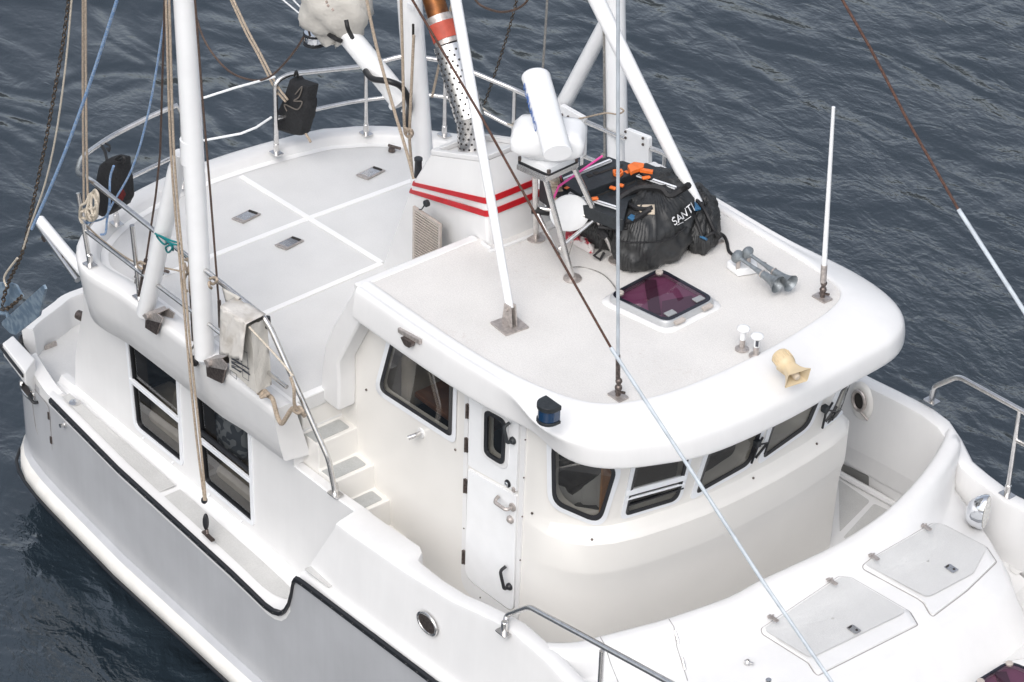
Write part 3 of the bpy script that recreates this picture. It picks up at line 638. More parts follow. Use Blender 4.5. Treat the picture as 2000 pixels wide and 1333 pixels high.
# ---- door on the starboard side, in two leaves
def spoly(pts, r=0, n=5): return rnd2([W(a, b, y=YS) for a, b in pts], r, n)
o_ = spoly([(911, 748), (1031, 820), (1013, 1225), (903, 1150)], [.01, .01, .12, .16])
i_ = spoly([(919, 754), (1021, 815), (1008, 1200), (911, 1128)], [.01, .01, .09, .13])
m = MB(); m.ring([p+V((0, .01, 0)) for p in o_], [p+V((0, .01, 0)) for p in i_], (0, -.026, 0)); DF = m.build('door_frame', GEL, BOAT, ang=30)
m = MB()
for t in ((925, 930), (1026, 860), (1023, 934), (1020, 1010), (1016, 1095), (906, 1033), (938, 1168), (977, 1200)): m.ball(W(*t, y=YS-.018), .007, 8, 5)
m.build('screw_caps', BRNZ, DF)
dl = spoly([(918.5, 916), (1012, 968), (1006.5, 1195), (911.5, 1125)], [.004, .004, .085, .125])
du = spoly([(921, 756), (1018.5, 815), (1012.5, 960), (918.8, 908)], .006)
m = MB(); m.prism([p+V((0, .01, 0)) for p in dl], (0, -.034, 0)); DL = m.build('door', PAINT, BOAT, bevel=.006, label='lower leaf of the side door with a rounded lower edge')
dwo = [W(p[0], p[1], y=YS) for p in dwn.at()]
# upper leaf as a frame around its window
def star(poly, c, n=48):                                        # resample loop by angle about c in XZ so two loops pair up
    out = []
    for k in range(n):
        a = 2*math.pi*k/n; d = V((math.cos(a), 0, math.sin(a))); best = None
        for i in range(len(poly)):
            p = poly[i]-c; q = poly[(i+1) % len(poly)]-c; e = q-p; den = d.x*e.z-d.z*e.x
            if abs(den) < 1e-12: continue
            t = (p.x*e.z-p.z*e.x)/den; s = (p.x*d.z-p.z*d.x)/den
            if t > 0 and -1e-6 <= s <= 1+1e-6 and (best is None or t > best): best = t
        out.append(c+d*(best or 0))
    return out
cc = sum(dwo, V((0, 0, 0)))/len(dwo)
so_ = star(du, cc, 72); si_ = star(dwo, cc, 72)
m = MB(); m.ring([p+V((0, .01, 0)) for p in so_], [p+V((0, .01, 0)) for p in si_], (0, -.034, 0)); DU = m.build('door', PAINT, BOAT, ang=30, label='upper leaf of the side door with a small window')
P = dwn
m = MB(); m.ring([W(p[0], p[1], y=YS-.022) for p in P.at(-7)], [W(p[0], p[1], y=YS-.022) for p in P.at()], (0, -.012, 0)); m.build('window_frame', GEL, DU, ang=30)
m = MB(); m.ring([W(p[0], p[1], y=YS-.026) for p in P.at(-1)], [W(p[0], p[1], y=YS-.026) for p in P.at(5)], (0, -.018, 0)); m.build('gasket', RUB, DU, ang=30)
m = MB(); m.sheet([W(p[0], p[1], y=YS-.022) for p in P.at()]); m.build('pane', GLASS, DU, smooth=False)
for k, (px, py) in enumerate(((914, 804), (911.5, 870), (909.5, 950), (906.5, 1089))):
    c = W(px, py, y=YS-.024); m = MB().box(c, (.028, .014, .135)); m.tube([c+V((-.008, -.01, -.068)), c+V((-.008, -.01, .068))], .009, 8); m.build('hinge', BRNZ, DU if k < 2 else DL, bevel=.002)
def lever(px, py, L_, dx, m_=DKPL, par=DU):
    c = W(px, py, y=YS-.024); m = MB().lathe(c, (0, -1, 0), [(.032, 0), (.032, .014), (.02, .03), (0, .03)], 14)
    m.tube(rnd([c+V((0, -.02, 0)), c+V((0, -.06, 0)), c+V((dx, -.07, L_)), c+V((dx+.012*(1 if dx < 0 else -1), -.02, L_+.03))], .03), .014, 8); return m.build('handle', m_, par)
lever(1003, 861, .13, -.04); lever(996, 1146, .16, -.045, RUB, DL)
c = W(1002, 991, y=YS-.024); m = MB().lathe(c, (0, -1, 0), [(.036, 0), (.036, .012), (.02, .02), (0, .02)], 16); m.tube(rnd([c+V((0, -.01, 0)), c+V((0, -.07, 0)), c+V((-.13, -.075, .0)), c+V((-.15, -.05, .01)), c+V((-.155, -.02, .02))], .03), .015, 10); m.build('handle', DULL, DL)
c = W(998, 1015, y=YS-.024); MB().lathe(c, (0, -1, 0), [(.034, 0), (.034, .016), (.02, .03), (0, .03)], 16).build('lock', DULL, DL)
c = W(992.5, 945, y=YS-.024); m = MB().lathe(c, (0, -1, 0), [(.033, 0), (.033, .01), (.026, .012), (.026, .018), (0, .02)], 18); m.build('button_ring', RUB, DU); MB().lathe(c, (0, -1, 0), [(.022, 0), (.022, .022), (.01, .03), (0, .03)], 18).build('push_button', CHROME, DU)
c = W(1004, 957, y=YS-.024); MB().box(c, (.03, .03, .04)).build('catch', DULL, DU, bevel=.004)
for px, py in ((716, 762), (890, 879), (1039.5, 1003), (1338, 1005)+(0,) if False else (1039.5, 1003), (1156, 1055), (1471, 935), (1595, 868)):
    c = onph(px, py, .003)
    if c: MB().ball(c, .011, 8, 6).build('snap_stud', BRNZ, BOAT)
c = W(823, 846, y=YS-.0); m = MB().lathe(c+V((0, .0, 0)), (0, -1, 0), [(.045, 0), (.042, .012), (0, .012)], 18); WS = m.build('shower_outlet', GEL, BOAT)
MB().tube([c+V((0, -.01, 0)), c+V((-.0, -.06, 0)), c+V((-.04, -.10, -.03))], .02, 10).build('nozzle', STEEL, WS)
# buttress fairing from roof to boat deck
MB().prism([(-1.85, -1.452, 2.0), (-1.85, -1.452, 3.95), (-1.72, -1.452, 4.3), (-1.60, -1.452, 4.5), (-1.60, -1.452, 2.0)], (0, .15, 0)).build('side_wall_return', GELW, BOAT)
m = MB(); bp_ = [(-1.36, 5.0), (-1.70, 4.42), (-1.80, 4.18), (-1.85, 3.9), (-1.86, 3.64), (-1.61, 3.64), (-1.60, 3.92), (-1.61, 4.13), (-1.32, 4.66), (-1.0, 4.72), (-1.0, 5.0)]
m.prism([(x, -1.63, z) for x, z in bp_], (0, .19, 0)); m.build('roof_buttress', GEL, BOAT, bevel=.03, seg=3)
m = MB(); m.prism([(x, 1.63, z) for x, z in bp_], (0, -.19, 0)); m.build('roof_buttress', GEL, BOAT, bevel=.03, seg=3)
# ---- roof with its big rounded brow
ns = [V(p) for p in ((-1.33, -1.5), (-.8, -1.5), (-.2, -1.49), (.2, -1.46), (.5, -1.41), (.7, -1.36), (.88, -1.30), (1.02, -1.22), (1.14, -1.08), (1.21, -.91), (1.275, -.65), (1.30, -.3), (1.305, 0), (1.30, .3), (1.275, .59), (1.23, .9), (1.18, 1.15), (1.13, 1.28), (1.06, 1.37), (.95, 1.42), (.7, 1.455), (.3, 1.46), (-.2, 1.46), (-.8, 1.46), (-1.33, 1.46))]
sidep = [(0, 0), (.012, .024), (.07, .026), (.085, .004), (.11, .004), (.135, .012), (.16, -.01), (.172, -.07), (.19, -.24), (.185, -.27), (.16, -.285), (.0, -.27)]
frntp = [(0, 0), (.010, .020), (.035, .026), (.15, .002), (.27, -.042), (.37, -.085), (.425, -.12), (.45, -.165), (.458, -.285), (.452, -.325), (.43, -.34), (-.05, -.335)]
R = []; N_ = len(ns)
for i, p in enumerate(ns):
    if i in (0, N_-1): nn = V((0, -1 if i == 0 else 1))
    else: t = (ns[i+1]-ns[i-1]).normalized(); nn = V((t.y, -t.x))
    sm = lambda a, w_: (lambda q: q*q*(3-2*q))(max(0, min(1, (p.x-a)/w_)))
    ku = sm(.42, .42); kl = sm(.62, .46) if p.y < 0 else sm(.5, .45); nn = nn*(.86 if p.y < -.9 and p.x > .6 else 1)
    if p.y > 0:
        for q_, c in (((1.18, 1.15), (1.13, .22)), ((1.13, 1.28), (1.18, .42)), ((1.06, 1.37), (.98, .80)), ((.95, 1.42), (.45, .98)), ((1.23, .9), (1.05, .15))):
            if abs(p.x-q_[0]) < 1e-3 and abs(p.y-q_[1]) < 1e-3: nn = V(c)
    R.append([V((p.x+nn.x*(a[0]*(1-k)+b[0]*k), p.y+nn.y*(a[0]*(1-k)+b[0]*k), 5.0+a[1]*(1-k)+b[1]*k)) for j_, (a, b) in enumerate(zip(sidep, frntp)) for k in [ku if j_ < 7 else kl if j_ > 7 else (ku+kl)/2]])
m = MB(); m.loft([R[0]]+R+[R[-1]], caps=False)
RF = m.build('pilothouse_roof', GEL, BOAT, subd=2)
m = MB(); m.sheet([V((r[0].x, r[0].y, 5.0)) for r in R]); m.v += []; 
top = MB(); top.prism([V((r[0].x-(0.0), r[0].y*1.003, 5.002)) for r in R], (0, 0, -.30)); top.build('roof_nonskid', ROOFM, RF, smooth=False)
m = MB(); m.bar((-1.36, -1.62, 4.965), (-1.36, -.40, 4.965), .09, .09); m.build('roof_aft_edge', GEL, RF, bevel=.02); m = MB(); m.bar((-1.36, .45, 4.965), (-1.36, 1.60, 4.965), .09, .09); m.build('roof_aft_edge', GEL, RF, bevel=.02)
PADL = mat('locker_pad', (.58, .585, .585), .8, speck=.04, noise=.05, nscale=4, bump=.35, bscale=220, spec=.2)
# ============================================================ bulwarks, portuguese bridge and foredeck
def bulwark(sg):
    tabz = [(-1, 3.17), (0, 3.25), (.6, 3.33), (1.0, 3.44), (1.3, 3.5), (1.7, 3.47), (2.0, 3.40), (2.6, 3.42), (4, 3.6), (6.5, 4.1)] if sg < 0 else \
           [(-1, 3.42), (0, 3.45), (.6, 3.5), (1.3, 3.58), (1.6, 3.56), (1.9, 3.44), (2.4, 3.42), (4, 3.6), (6.5, 4.1)]
    rings = []
    xs = [-.90, -.7, -.4, -.2, -.12, -.06, 0, .3, .6, .9, 1.1, 1.3, 1.5, 1.7, 1.9, 2.1, 2.4, 2.8, 3.2, 3.6, 4, 4.5, 5, 5.5, 6, 6.3, 6.5]
    for n_, x in enumerate(xs):
        yo = min(2.20, B(x)-.03) if x > 0 else 2.20; yb = B(x)-.065 if x < 2 else B(x)-.02; zt = interp(tabz, x)
        yi = 1.87 if x < -.15 else (1.87+.14*min(1, (x+.15)/.1) if x < .3 else max(.02, min(2.04, B(x)-.2)))
        if sg > 0:
            yo = min(B(x)+.10, interp([(1.2, 2.44), (1.5, 2.42), (1.75, 2.34), (1.95, 2.27), (2.4, 2.24)], x)) if x < 3 else B(x)-.03; yi = max(.02, yo-.165)
        zb = Z(x)+.02
        pr = [(B(x)-.02, zb-.03), (yb+.02, zb+.004), (yb-.02, zb+.02), (yb-.035, zb+.06), (yo, zt-.05), (yo-.012, zt-.015), (yo-.04, zt), (yi+.035, zt), (yi+.01, zt-.012), (yi, zt-.04), (yi, 2.2)]
        sh = (lambda z: .0) if (n_ or sg > 0) else (lambda z: -(3.17-z)/1.1*.75)
        rings.append([V((x+sh(z), sg*max(y, .01), z)) for y, z in pr])
    if sg < 0:                                                  # aft end: the wall kicks out from the deckhouse side and its ledge rises with the gunwale
        r0 = [p.copy() for p in rings[1]]; low = {0: (-1.28, 2.29, 2.44), 1: (-1.28, 2.27, 2.47), 2: (-1.27, 2.22, 2.49), 3: (-1.25, 2.2, 2.54), 10: (-1.28, 1.87, 2.2)}
        for k, c in low.items(): r0[k] = V((c[0], -c[1], c[2]))
        for k in range(4, 10): r0[k] = V((-.90, rings[1][k].y, rings[1][k].z-.01))
        ra = [p.copy() for p in r0]
        for k, c in {0: (-1.62, 2.0, 1.90), 1: (-1.62, 1.99, 1.97), 2: (-1.62, 1.98, 1.985), 3: (-1.60, 1.97, 2.03), 10: (-1.62, 1.90, 1.9)}.items(): ra[k] = V((c[0], -c[1], c[2]))
        for k in (4, 5, 6): ra[k] = V((-.935, SY-.01, r0[k].z))
        for k in (7, 8, 9): ra[k].x = -.935
        rings[0:1] = [ra, r0]
    m = MB(); m.loft(rings); return m.build('bulwark', GEL, BOAT, ang=40)
BWS = bulwark(-1); BWP = bulwark(1)
ap = [(1002, 1236, 3.46), (1035, 1248, 3.47), (1086, 1252, 3.48), (1128, 1250, 3.49), (1170, 1240, 3.5), (1240, 1222, 3.5), (1305, 1204, 3.5), (1420, 1164, 3.51), (1480, 1132, 3.52), (1558, 1096, 3.53), (1639, 1056, 3.54), (1728, 996, 3.56), (1794, 930, 3.59), (1836, 870, 3.62), (1850, 836, 3.63)]
arc = spl([W(a, b, z=c) for a, b, c in ap], 3); R = []
ZF = 2.86
for i, p in enumerate(arc):
    t = arc[min(i+1, len(arc)-1)]-arc[max(0, i-1)]; t.z = 0; t.normalize(); nn = V((t.y, -t.x, 0))
    ay = abs(p.y); s_ = 1 if ay < 1.3 else max(0.02, 1-(ay-1.3)/.72); zc = p.z
    pr = [(0, 2.25), (0, zc-.035), (.012, zc-.01), (.04, zc), (.10, zc-.002), (.15, zc-.03)]
    for o_, z_ in ((.24, 3.40), (.33, 3.29), (.42, 3.262), (1.02, 3.235), (1.08, 3.21), (1.14, 3.15), (1.26, 2.95), (1.34, ZF+.01), (1.38, ZF-.05)):
        zz = z_ if s_ > .5 else z_
        pr.append((.15+(o_-.15)*s_, zz))
    def clampy(q): 
        lim = B(max(q.x, 0))-(.13 if q.y < 0 else (.0 if q.x < 1.7 else .08)); q.y = max(-lim, min(lim, q.y)); return q
    R.append([clampy(V((p.x, p.y, 0))+nn*o_+V((0, 0, z_))) for o_, z_ in pr])
m = MB(); m.loft(R); PB = m.build('portuguese_bridge', GEL, BOAT, ang=75)
bvb = BVHTree.FromPolygons([v.co+OFF[PB.name] for v in PB.data.vertices], [tuple(p.vertices) for p in PB.data.polygons])
def onpb(px, py, d=0.0):
    dr = ray(px, py).normalized(); h, nn, _, _ = bvb.ray_cast(CAM, dr)
    if h is None: return None
    if nn.dot(dr) > 0: nn = -nn
    return h+nn*d
m = MB(); xs = [2.12, 2.5, 3, 3.5, 4, 4.5, 5, 5.5, 6, 6.3]
m.loft([[V((x, -B(x)+.12, ZF)), V((x, 0, ZF)), V((x, B(x)-.12, ZF))] for x in xs], closed=False); FD = m.build('foredeck', GEL, BOAT)
m = MB(); m.box((.6, .08, 2.5), (3.0, 4.36, .06)); m.build('bridge_floor', GEL, BOAT)
for poly in ([(1638, 938), (1699, 980), (1640, 1040)], [(1646, 1052), (1707, 985), (1760, 1010), (1700, 1060)]):
    MB().prism(rnd2([W(a, b, z=2.531) for a, b in poly], .03), (0, 0, .004)).build('nonskid_panel', WALK, BOAT)
MB().tube([W(1638, 925, z=2.56), W(1790, 1010, z=2.56)], .03, 8).build('floor_fillet', GEL, BOAT)
for poly, r_ in (([(1828, 1283), (1905, 1322), (1945, 1297), (2010, 1285), (2030, 1120), (1985, 1160), (1940, 1218), (1880, 1258)], .03), ([(1735, 1340), (1815, 1288), (1900, 1336), (1880, 1380), (1700, 1400)], .03), ([(1968, 1078), (1972, 1115), (1985, 1125), (2030, 1100), (2020, 1010), (1960, 1020)], .02)):
    MB().prism(rnd2([W(a, b, z=ZF+.003) for a, b in poly], r_), (0, 0, .004)).build('nonskid_panel', DECK, FD)
lids = [([(1487, 1230), (1639, 1128), (1663, 1131), (1777, 1197), (1792, 1222), (1598, 1320), (1591, 1315), (1579, 1296), (1489, 1239)], [(1494, 1233), (1642, 1133), (1660, 1135), (1767, 1198), (1760, 1206), (1588, 1289), (1578, 1289), (1496, 1240)]),
        ([(1685, 1107), (1702, 1093), (1822, 1024), (1843, 1027), (1927, 1071), (1946, 1099), (1888, 1155), (1822, 1205), (1816, 1200), (1804, 1179), (1792, 1170), (1687, 1113)], [(1691, 1105), (1825, 1029), (1841, 1031), (1922, 1073), (1924, 1080), (1900, 1126), (1819, 1169), (1807, 1171), (1796, 1166), (1692, 1110)])]
hg = [[(1505, 1211), (1620, 1139)], [(1702, 1091), (1804, 1033)]]; lt = [(1667, 1237), (1857, 1118)]
for k, (lo_, pd) in enumerate(lids):
    def zz(a, b, d):
        q = onpb(a, b); return (q if q else W(a, b, z=3.22))+V((0, 0, d))
    q = Shp(lo_, 3, 2, 10); P0 = q.at(); c0 = sum(P0, V((0, 0)))/len(P0)
    def rings_(P_, d, ks=(1, .985, .9, .7, .5, .3, .1)): cc_ = sum(P_, V((0, 0)))/len(P_); return [[zz(*(cc_+(p-cc_)*k_), d) for p in P_] for k_ in ks]
    s_ = MB(); rg_ = rings_(P0, .016); rg_[0] = [zz(p.x, p.y, .001) for p in P0]; s_.loft(rg_, caps=False)
    H_ = s_.build('deck_locker_lid', GEL, BOAT, ang=60, label=['locker lid nearer the starboard side, with a grey pad', 'locker lid nearer the searchlight, with a grey pad'][k])
    m = MB(); m.tube([zz(p.x, p.y, .002) for p in q.at(-.8)], .0048, 4, closed=True); m.build('lid_gap', SEAM, H_)
    P1 = Shp(pd, 4, 3, 12).at(); m = MB(); m.loft(rings_(P1, .029, (1, .8, .6, .4, .2, .02)), caps=False); m.build('nonskid_pad', PADL, H_)
    for a, b in hg[k]:
        c = zz(a, b, .024); m = MB(); m.prism(rnd2([c+V((-.075, -.022, 0)), c+V((.075, -.015, 0)), c+V((.075, .022, 0)), c+V((-.075, .015, 0))], .012), (0, 0, .006)); m.tube([c+V((0, -.03, .008)), c+V((0, .03, .008))], .007, 6); m.build('hinge', DULL, H_)
    c = zz(*lt[k], .033); m = MB(); m.prism(rnd2([c+V((-.05, -.035, 0)), c+V((.05, -.035, 0)), c+V((.05, .035, 0)), c+V((-.05, .035, 0))], .012), (0, 0, .004)); m.build('latch', STEEL, H_)
    m = MB(); m.lathe(c+V((.02, .01, .004)), (0, 0, 1), [(.012, 0), (.01, .004), (0, .005)], 10); m.tube([c+V((-.04, .012, .006)), c+V((-.035, -.02, .006))], .007, 6); m.build('latch_slot', HOLE, H_)
# bridge gate lines with two hinges, on the starboard front of the bridge
def surfline(pts, r_, name, m_, d=0.001):
    P = []
    for (a, b), (c, e) in zip(pts, pts[1:]):
        for k in range(8):
            q = onpb(a+(c-a)*k/8, b+(e-b)*k/8, d)
            if q: P.append(q)
    return MB().tube(P, r_, 6).build(name, m_, BOAT) if len(P) > 2 else None
surfline([(1171, 1243), (1182, 1262), (1192, 1295), (1210, 1340)], .003, 'gate_gap', SEAM)
surfline([(1305, 1208), (1316, 1225), (1322, 1265), (1346, 1340)], .003, 'gate_gap', SEAM)
for a, b, c, d in ((1318, 1234, 1325, 1257), (1332, 1285, 1338, 1310)):
    p, q = onpb(a, b, .006), onpb(c, d, .006)
    if p and q: MB().tube([p, q], .009, 8).build('gate_hinge', STEEL, BOAT)
q = onpb(1460, 1297, .0)
m = MB().lathe(q, (0, 0, 1), [(.03, 0), (.026, .02), (.012, .035), (0, .035)], 12); m.tube([q+V((-.02, -.01, .02)), q+V((.05, .01, .03))], .01, 6); m.build('padeye', STEEL, BOAT)
# freeing slot and fairlead inside the port bulwark
def onport(a, b, d=0): return W(a, b, y=2.272-d)
m = MB(); m.prism(rnd2([onport(1630, 899), onport(1697, 931), onport(1697, 951), onport(1630, 921)], .02), (0, -.003, 0)); FS = m.build('freeing_slot', mat('slot_shadow', (.2, .2, .195), .6), BOAT, smooth=False)
c = onport(1684, 784); m = MB()
el = lambda rx, rz, d: [c+V((math.cos(a)*rx+.0, -d, math.sin(a)*rz)) for a in [k*math.pi/14 for k in range(28)]]
m.loft([el(.13, .19, 0), el(.115, .17, .025), el(.10, .15, .03)], caps=False); m.sheet(el(.10, .15, .03)); FB = m.build('fairlead_boss', GELW, BOAT, ang=60)
m = MB().tube([c+V((math.cos(a)*.07, -.045, math.sin(a)*.095+.02)) for a in [k*math.pi/12 for k in range(24)]], .016, 8, closed=True); m.tube([c+V((.03, -.05, -.07)), c+V((.12, -.04, -.12))], .01, 8); m.build('fairlead_ring', DULL, FB)
m = MB().prism([c+V((math.cos(a)*.06, -.034, math.sin(a)*.083+.02)) for a in [k*math.pi/12 for k in range(24)]], (0, -.006, 0)); m.build('fairlead_hole', HOLE, FB)
# port foredeck bulwark recess and scupper
c = W(1990, 985, y=2.0); m = MB()
c = W(1941, 1020, z=ZF+.01); MB().lathe(c, (0, 0, 1), [(.06, 0), (.06, .006), (.045, .008), (.045, .012), (0, .012)], 18).build('deck_drain', BRNZ, FD)
# oval hawse in the starboard bulwark
c = W(836, 1218, y=-2.235)
def ell(rx, rz, d): return [c+V((math.cos(a)*rx, -d-.01, math.sin(a)*rz)) for a in [k*math.pi/14 for k in range(28)]]
HW2 = MB().tube(ell(.115, .088, .0), .013, 8, closed=True).build('hawse_ring', STEEL, BOAT)
m = MB().prism(ell(.105, .080, .0), (0, -.004, 0)); m.build('hawse_hole', BRNZ, HW2)
# forward purple hatch, just in the corner of the view
def hatch(name, cpx, z, cor, lab, hinge_side=1):
    P = [W(a, b, z=z) for a, b in cor]; cen = sum(P, V((0, 0, 0)))/4
    def sc(k, dz): return [V((p.x, p.y, p.z+dz)) for p in rnd2([cen+(q-cen)*k for q in P], .09*k, 6)]
    m = MB(); m.loft([sc(1.17, 0), sc(1.15, .012), sc(1.02, .014), sc(1.0, .014)], caps=False); m.sheet(sc(1.0, .0)); HB = m.build(name, GEL, BOAT, ang=60, label=lab)
    m = MB(); m.loft([sc(1.02, .01), sc(1.015, .05), sc(.985, .066), sc(.95, .068), sc(.94, .03)], caps=False); m.build('hatch_frame', mat('hatch_alloy', (.50, .51, .52), .4, .5), HB, ang=45)
    m = MB(); m.ring(sc(.955, .062), sc(.86, .062), (0, 0, .010)); m.build('dark_border', mat('smoked_edge', (.016, .017, .025), .08), HB)
    m = MB(); m.sheet(sc(.90, .070)); m.build('acrylic_pane', PURP, HB, smooth=False)
    m = MB(); m.sheet(sc(.93, .018)); m.build('blind', mat('plum_blind', (.25, .125, .195), .9, noise=.15, nscale=4), HB, smooth=False)
    m = MB(); a, b, c_, d = sc(.86, .03)[0], sc(.86, .03)[7], sc(.86, .03)[14], sc(.86, .03)[21]
    m.bar(b.lerp(a, .1), d.lerp(a, .35), .09, .02); m.build('support_strut', mat('strut_plum', (.07, .03, .05), .5), HB)
    m = MB(); m.prism([cen+V((.02, -.02, .03)), cen+V((.26, -.24, .03)), cen+V((.30, .18, .03)), cen+V((.10, .22, .03))], (0, 0, .006)); m.build('folded_screen', mat('grey_plum', (.10, .06, .085), .8), HB)
    for k, (u_, v_) in enumerate(((.14, .10), (.86, .10))):
        q = P[0].lerp(P[1], u_ if k == 0 else .88).lerp(P[3].lerp(P[2], u_ if k == 0 else .88), v_)+V((0, 0, .07)) if True else None
        m = MB(); m.lathe(q, (0, 0, 1), [(.03, 0), (.03, .014), (.026, .018), (0, .018)], 16); m.build('hatch_knob', WARML, HB)
    for u_ in (.22, .78):
        q = P[3].lerp(P[2], u_)+V((0, 0, .045)); q2 = P[0].lerp(P[1], u_); d_ = (q-q2).normalized(); m = MB(); m.box(q+d_*.01, (.05, .10, .028)); m.build('hinge', BEIG if 0 else WARML, HB, bevel=.005)
        q = P[3].lerp(P[2], u_).lerp(q2, .13)+V((0, 0, .076)); m = MB(); m.box(q, (.06, .09, .012)); m.build('hinge_pad', mat('pad_grey', (.3, .31, .32), .5), HB, bevel=.003)
    return HB
hatch('roof_hatch', None, 5.003, [(1184, 591), (1288, 536), (1399, 598), (1302, 647)], 'purple tinted skylight hatch set in the pilothouse roof')
hatch('foredeck_hatch', None, ZF+.004, [(1893, 1348), (1968, 1302), (2070, 1345), (1990, 1400)], 'purple tinted hatch at the corner of the foredeck')
# ============================================================ stack (exhaust casing) with red stripes
def lerp(a, b, t): return V(a)+(V(b)-V(a))*t
A0 = W(746, 518, z=3.752); B0 = V((-1.05, -.42, 4.98)); 
NT = W(950, 388, y=-.4); LT = W(805, 356, y=-.42); NR = W(945, 318, y=-.36); LR = W(837, 304, y=-.38)
nb = V((-1.12, -.44, 4.99)); YP = .2
mirror = lambda p: V((p.x, .55-(p.y), p.z))                    # casing is symmetrical about y = .275
front_low = W(960, 479, z=5.0)
lowN = V((front_low.x, -.41, 3.7)); lowN2 = V((front_low.x, -.41, 5.0))
A0m = V((A0.x, .38, A0.z)); lv = []
def lvl(L, N): L = V(L); N = V(N); return [L, N, V((N.x, .12, N.z)), V((L.x, .12, L.z))]
def mixl(a, b, t): return [p.lerp(q, t) for p, q in zip(a, b)]
base = lvl(A0, (lowN.x, -.41, 3.75)); l5 = [base[0].lerp(LT, .0), V((lowN.x, -.41, 5.0)), V((lowN.x, .28, 5.0)), A0m]
top1 = lvl(LT, NT); top2 = lvl(LR, NR)
m = MB()
def rl(q, r_=.05): return rnd2(q, r_, 4)
m.loft([rl(base), rl(mixl(base, top1, .5)) if False else rl([base[0].lerp(top1[0], .5), V((lowN.x, -.41, 5.0)), V((lowN.x, .28, 5.0)), base[3].lerp(top1[3], .5)]), rl(top1), rl(mixl(top1, top2, .35)), rl(top2)])
inn = lambda q, k: [sum(q, V((0, 0, 0)))/4+(p-sum(q, V((0, 0, 0)))/4)*k for p in q]
STK = m.build('exhaust_stack', GEL, BOAT, ang=25)
m = MB(); t2 = rl(top2); m.ring([p+V((0, 0, .0)) for p in t2], [p for p in rl(inn(top2, .80), .04)], (0, 0, .05)); m.build('stack_rim', GEL, STK, bevel=.012)
mid = [base[0].lerp(top1[0], .5), V((lowN.x, -.41, 5.0)), V((lowN.x, .28, 5.0)), base[3].lerp(top1[3], .5)]
def down(dz): return [p.lerp(q, dz/max(.05, p.z-q.z)) for p, q in zip(top1, mid)]
for z0, z1 in ((.0, .052), (.115, .167)):
    a_, b_ = down(z0), down(z1); m = MB(); m.loft([rl(inn(a_, .97)), rl(inn(a_, 1.022)), rl(inn(b_, 1.022)), rl(inn(b_, .97))], caps=False); m.build('red_stripe', RED, STK, ang=50)
# louvre on the starboard face
GR = [W(808, 400, y=-.445), W(865, 431, y=-.445), W(862, 494, y=-.445), W(803, 512, y=-.445)]
gx0, gx1 = GR[0].x+.02, GR[1].x; gz1 = GR[0].z; gz0 = gz1-.62
m = MB(); m.ring([V((gx0, -.452, gz0)), V((gx1, -.452, gz0)), V((gx1, -.452, gz1)), V((gx0, -.452, gz1))], [V((gx0+.025, -.452, gz0+.025)), V((gx1-.025, -.452, gz0+.025)), V((gx1-.025, -.452, gz1-.025)), V((gx0+.025, -.452, gz1-.025))], (0, -.02, 0)); LV = m.build('louvre_frame', WARML, STK)
m = MB().sheet([V((gx0, -.45, gz0)), V((gx1, -.45, gz0)), V((gx1, -.45, gz1)), V((gx0, -.45, gz1))]); m.build('louvre_back', HOLE, LV)
m = MB(); z_ = gz0+.03
while z_ < gz1-.03:
    m.bar((gx0+.02, -.462, z_), (gx1-.02, -.462, z_), .02, .010, (0, .5, 1)); z_ += .026
m.build('louvre_slats', WARML, LV)
c = W(836, 397, y=-.45); m = MB().lathe(c, (0, -1, 0), [(.03, 0), (.03, .03), (.015, .04), (0, .04)], 12); m.tube(spl([c+V((0, -.03, 0)), c+V((-.03, -.04, -.06)), c+V((-.09, -.02, -.10))], 5), .006, 5); m.build('shore_plug', DKPL, STK)
m = MB(); m.tube(spl([V((-1.25, -.43, 5.012)), V((-1.14, -.43, 5.012)), V((-1.10, -.40, 5.012)), V((-1.09, .3, 5.012)), V((-1.10, .5, 5.012))], 6), .016, 6); m.build('stack_base_bead', GEL, STK)
# exhaust: flared skirt, elbow, perforated heat shield, red wrap and heat-stained pipe
E0 = W(921, 316, y=-.14); E1 = W(916, 225, y=-.12); E2 = W(876, 88, y=-.08); E3 = W(860, 42, y=-.06); E4 = W(838, -30, y=-.04)
ex = thing('exhaust_pipe', 'exhaust pipe with perforated steel heat shield and red wrap rising from the striped stack', 'exhaust pipe', E0-V((0, 0, .1)))
MB().lathe(E0-V((0, 0, .14)), (0, 0, 1), [(.20, 0), (.11, .10), (.095, .14), (0, .14)], 18).build('skirt', mat('skirt_alloy', (.6, .62, .63), .4, .6, noise=.3, nscale=20), ex)
MB().tube([E0, E0+V((0, 0, .12)), E0.lerp(E1, .55)], .085, 18).build('lower_pipe', BRNZ, ex)
def holed(name, a, b, r0, parent):
    d = b-a; L_ = d.length; ax = d.normalized(); u = ax.orthogonal().normalized(); v = ax.cross(u); m = MB(); n_ = 30
    m.tube([a, b], r0, n_)
    hm = m; m.cur = 1; rows = int(L_/.045); cols = 14
    for i in range(rows):
        for k in range(cols):
            th = 2*math.pi*(k+.5*(i % 2))/cols; rad = u*math.cos(th)+v*math.sin(th); c = a+ax*(.03+i*.045)+rad*(r0+.0012); tt = ax.cross(rad)
            hm.add([c+(ax*math.cos(q)+tt*math.sin(q))*.0105 for q in [j*math.pi/3 for j in range(6)]], [(0, 1, 2, 3, 4, 5)])
    return m.build(name, [STEEL, HOLE], parent)
holed('heat_shield', E0.lerp(E1, .15), E1, .105, ex); holed('heat_shield', E1+(E1-E2).normalized()*.03, E2, .125, ex)
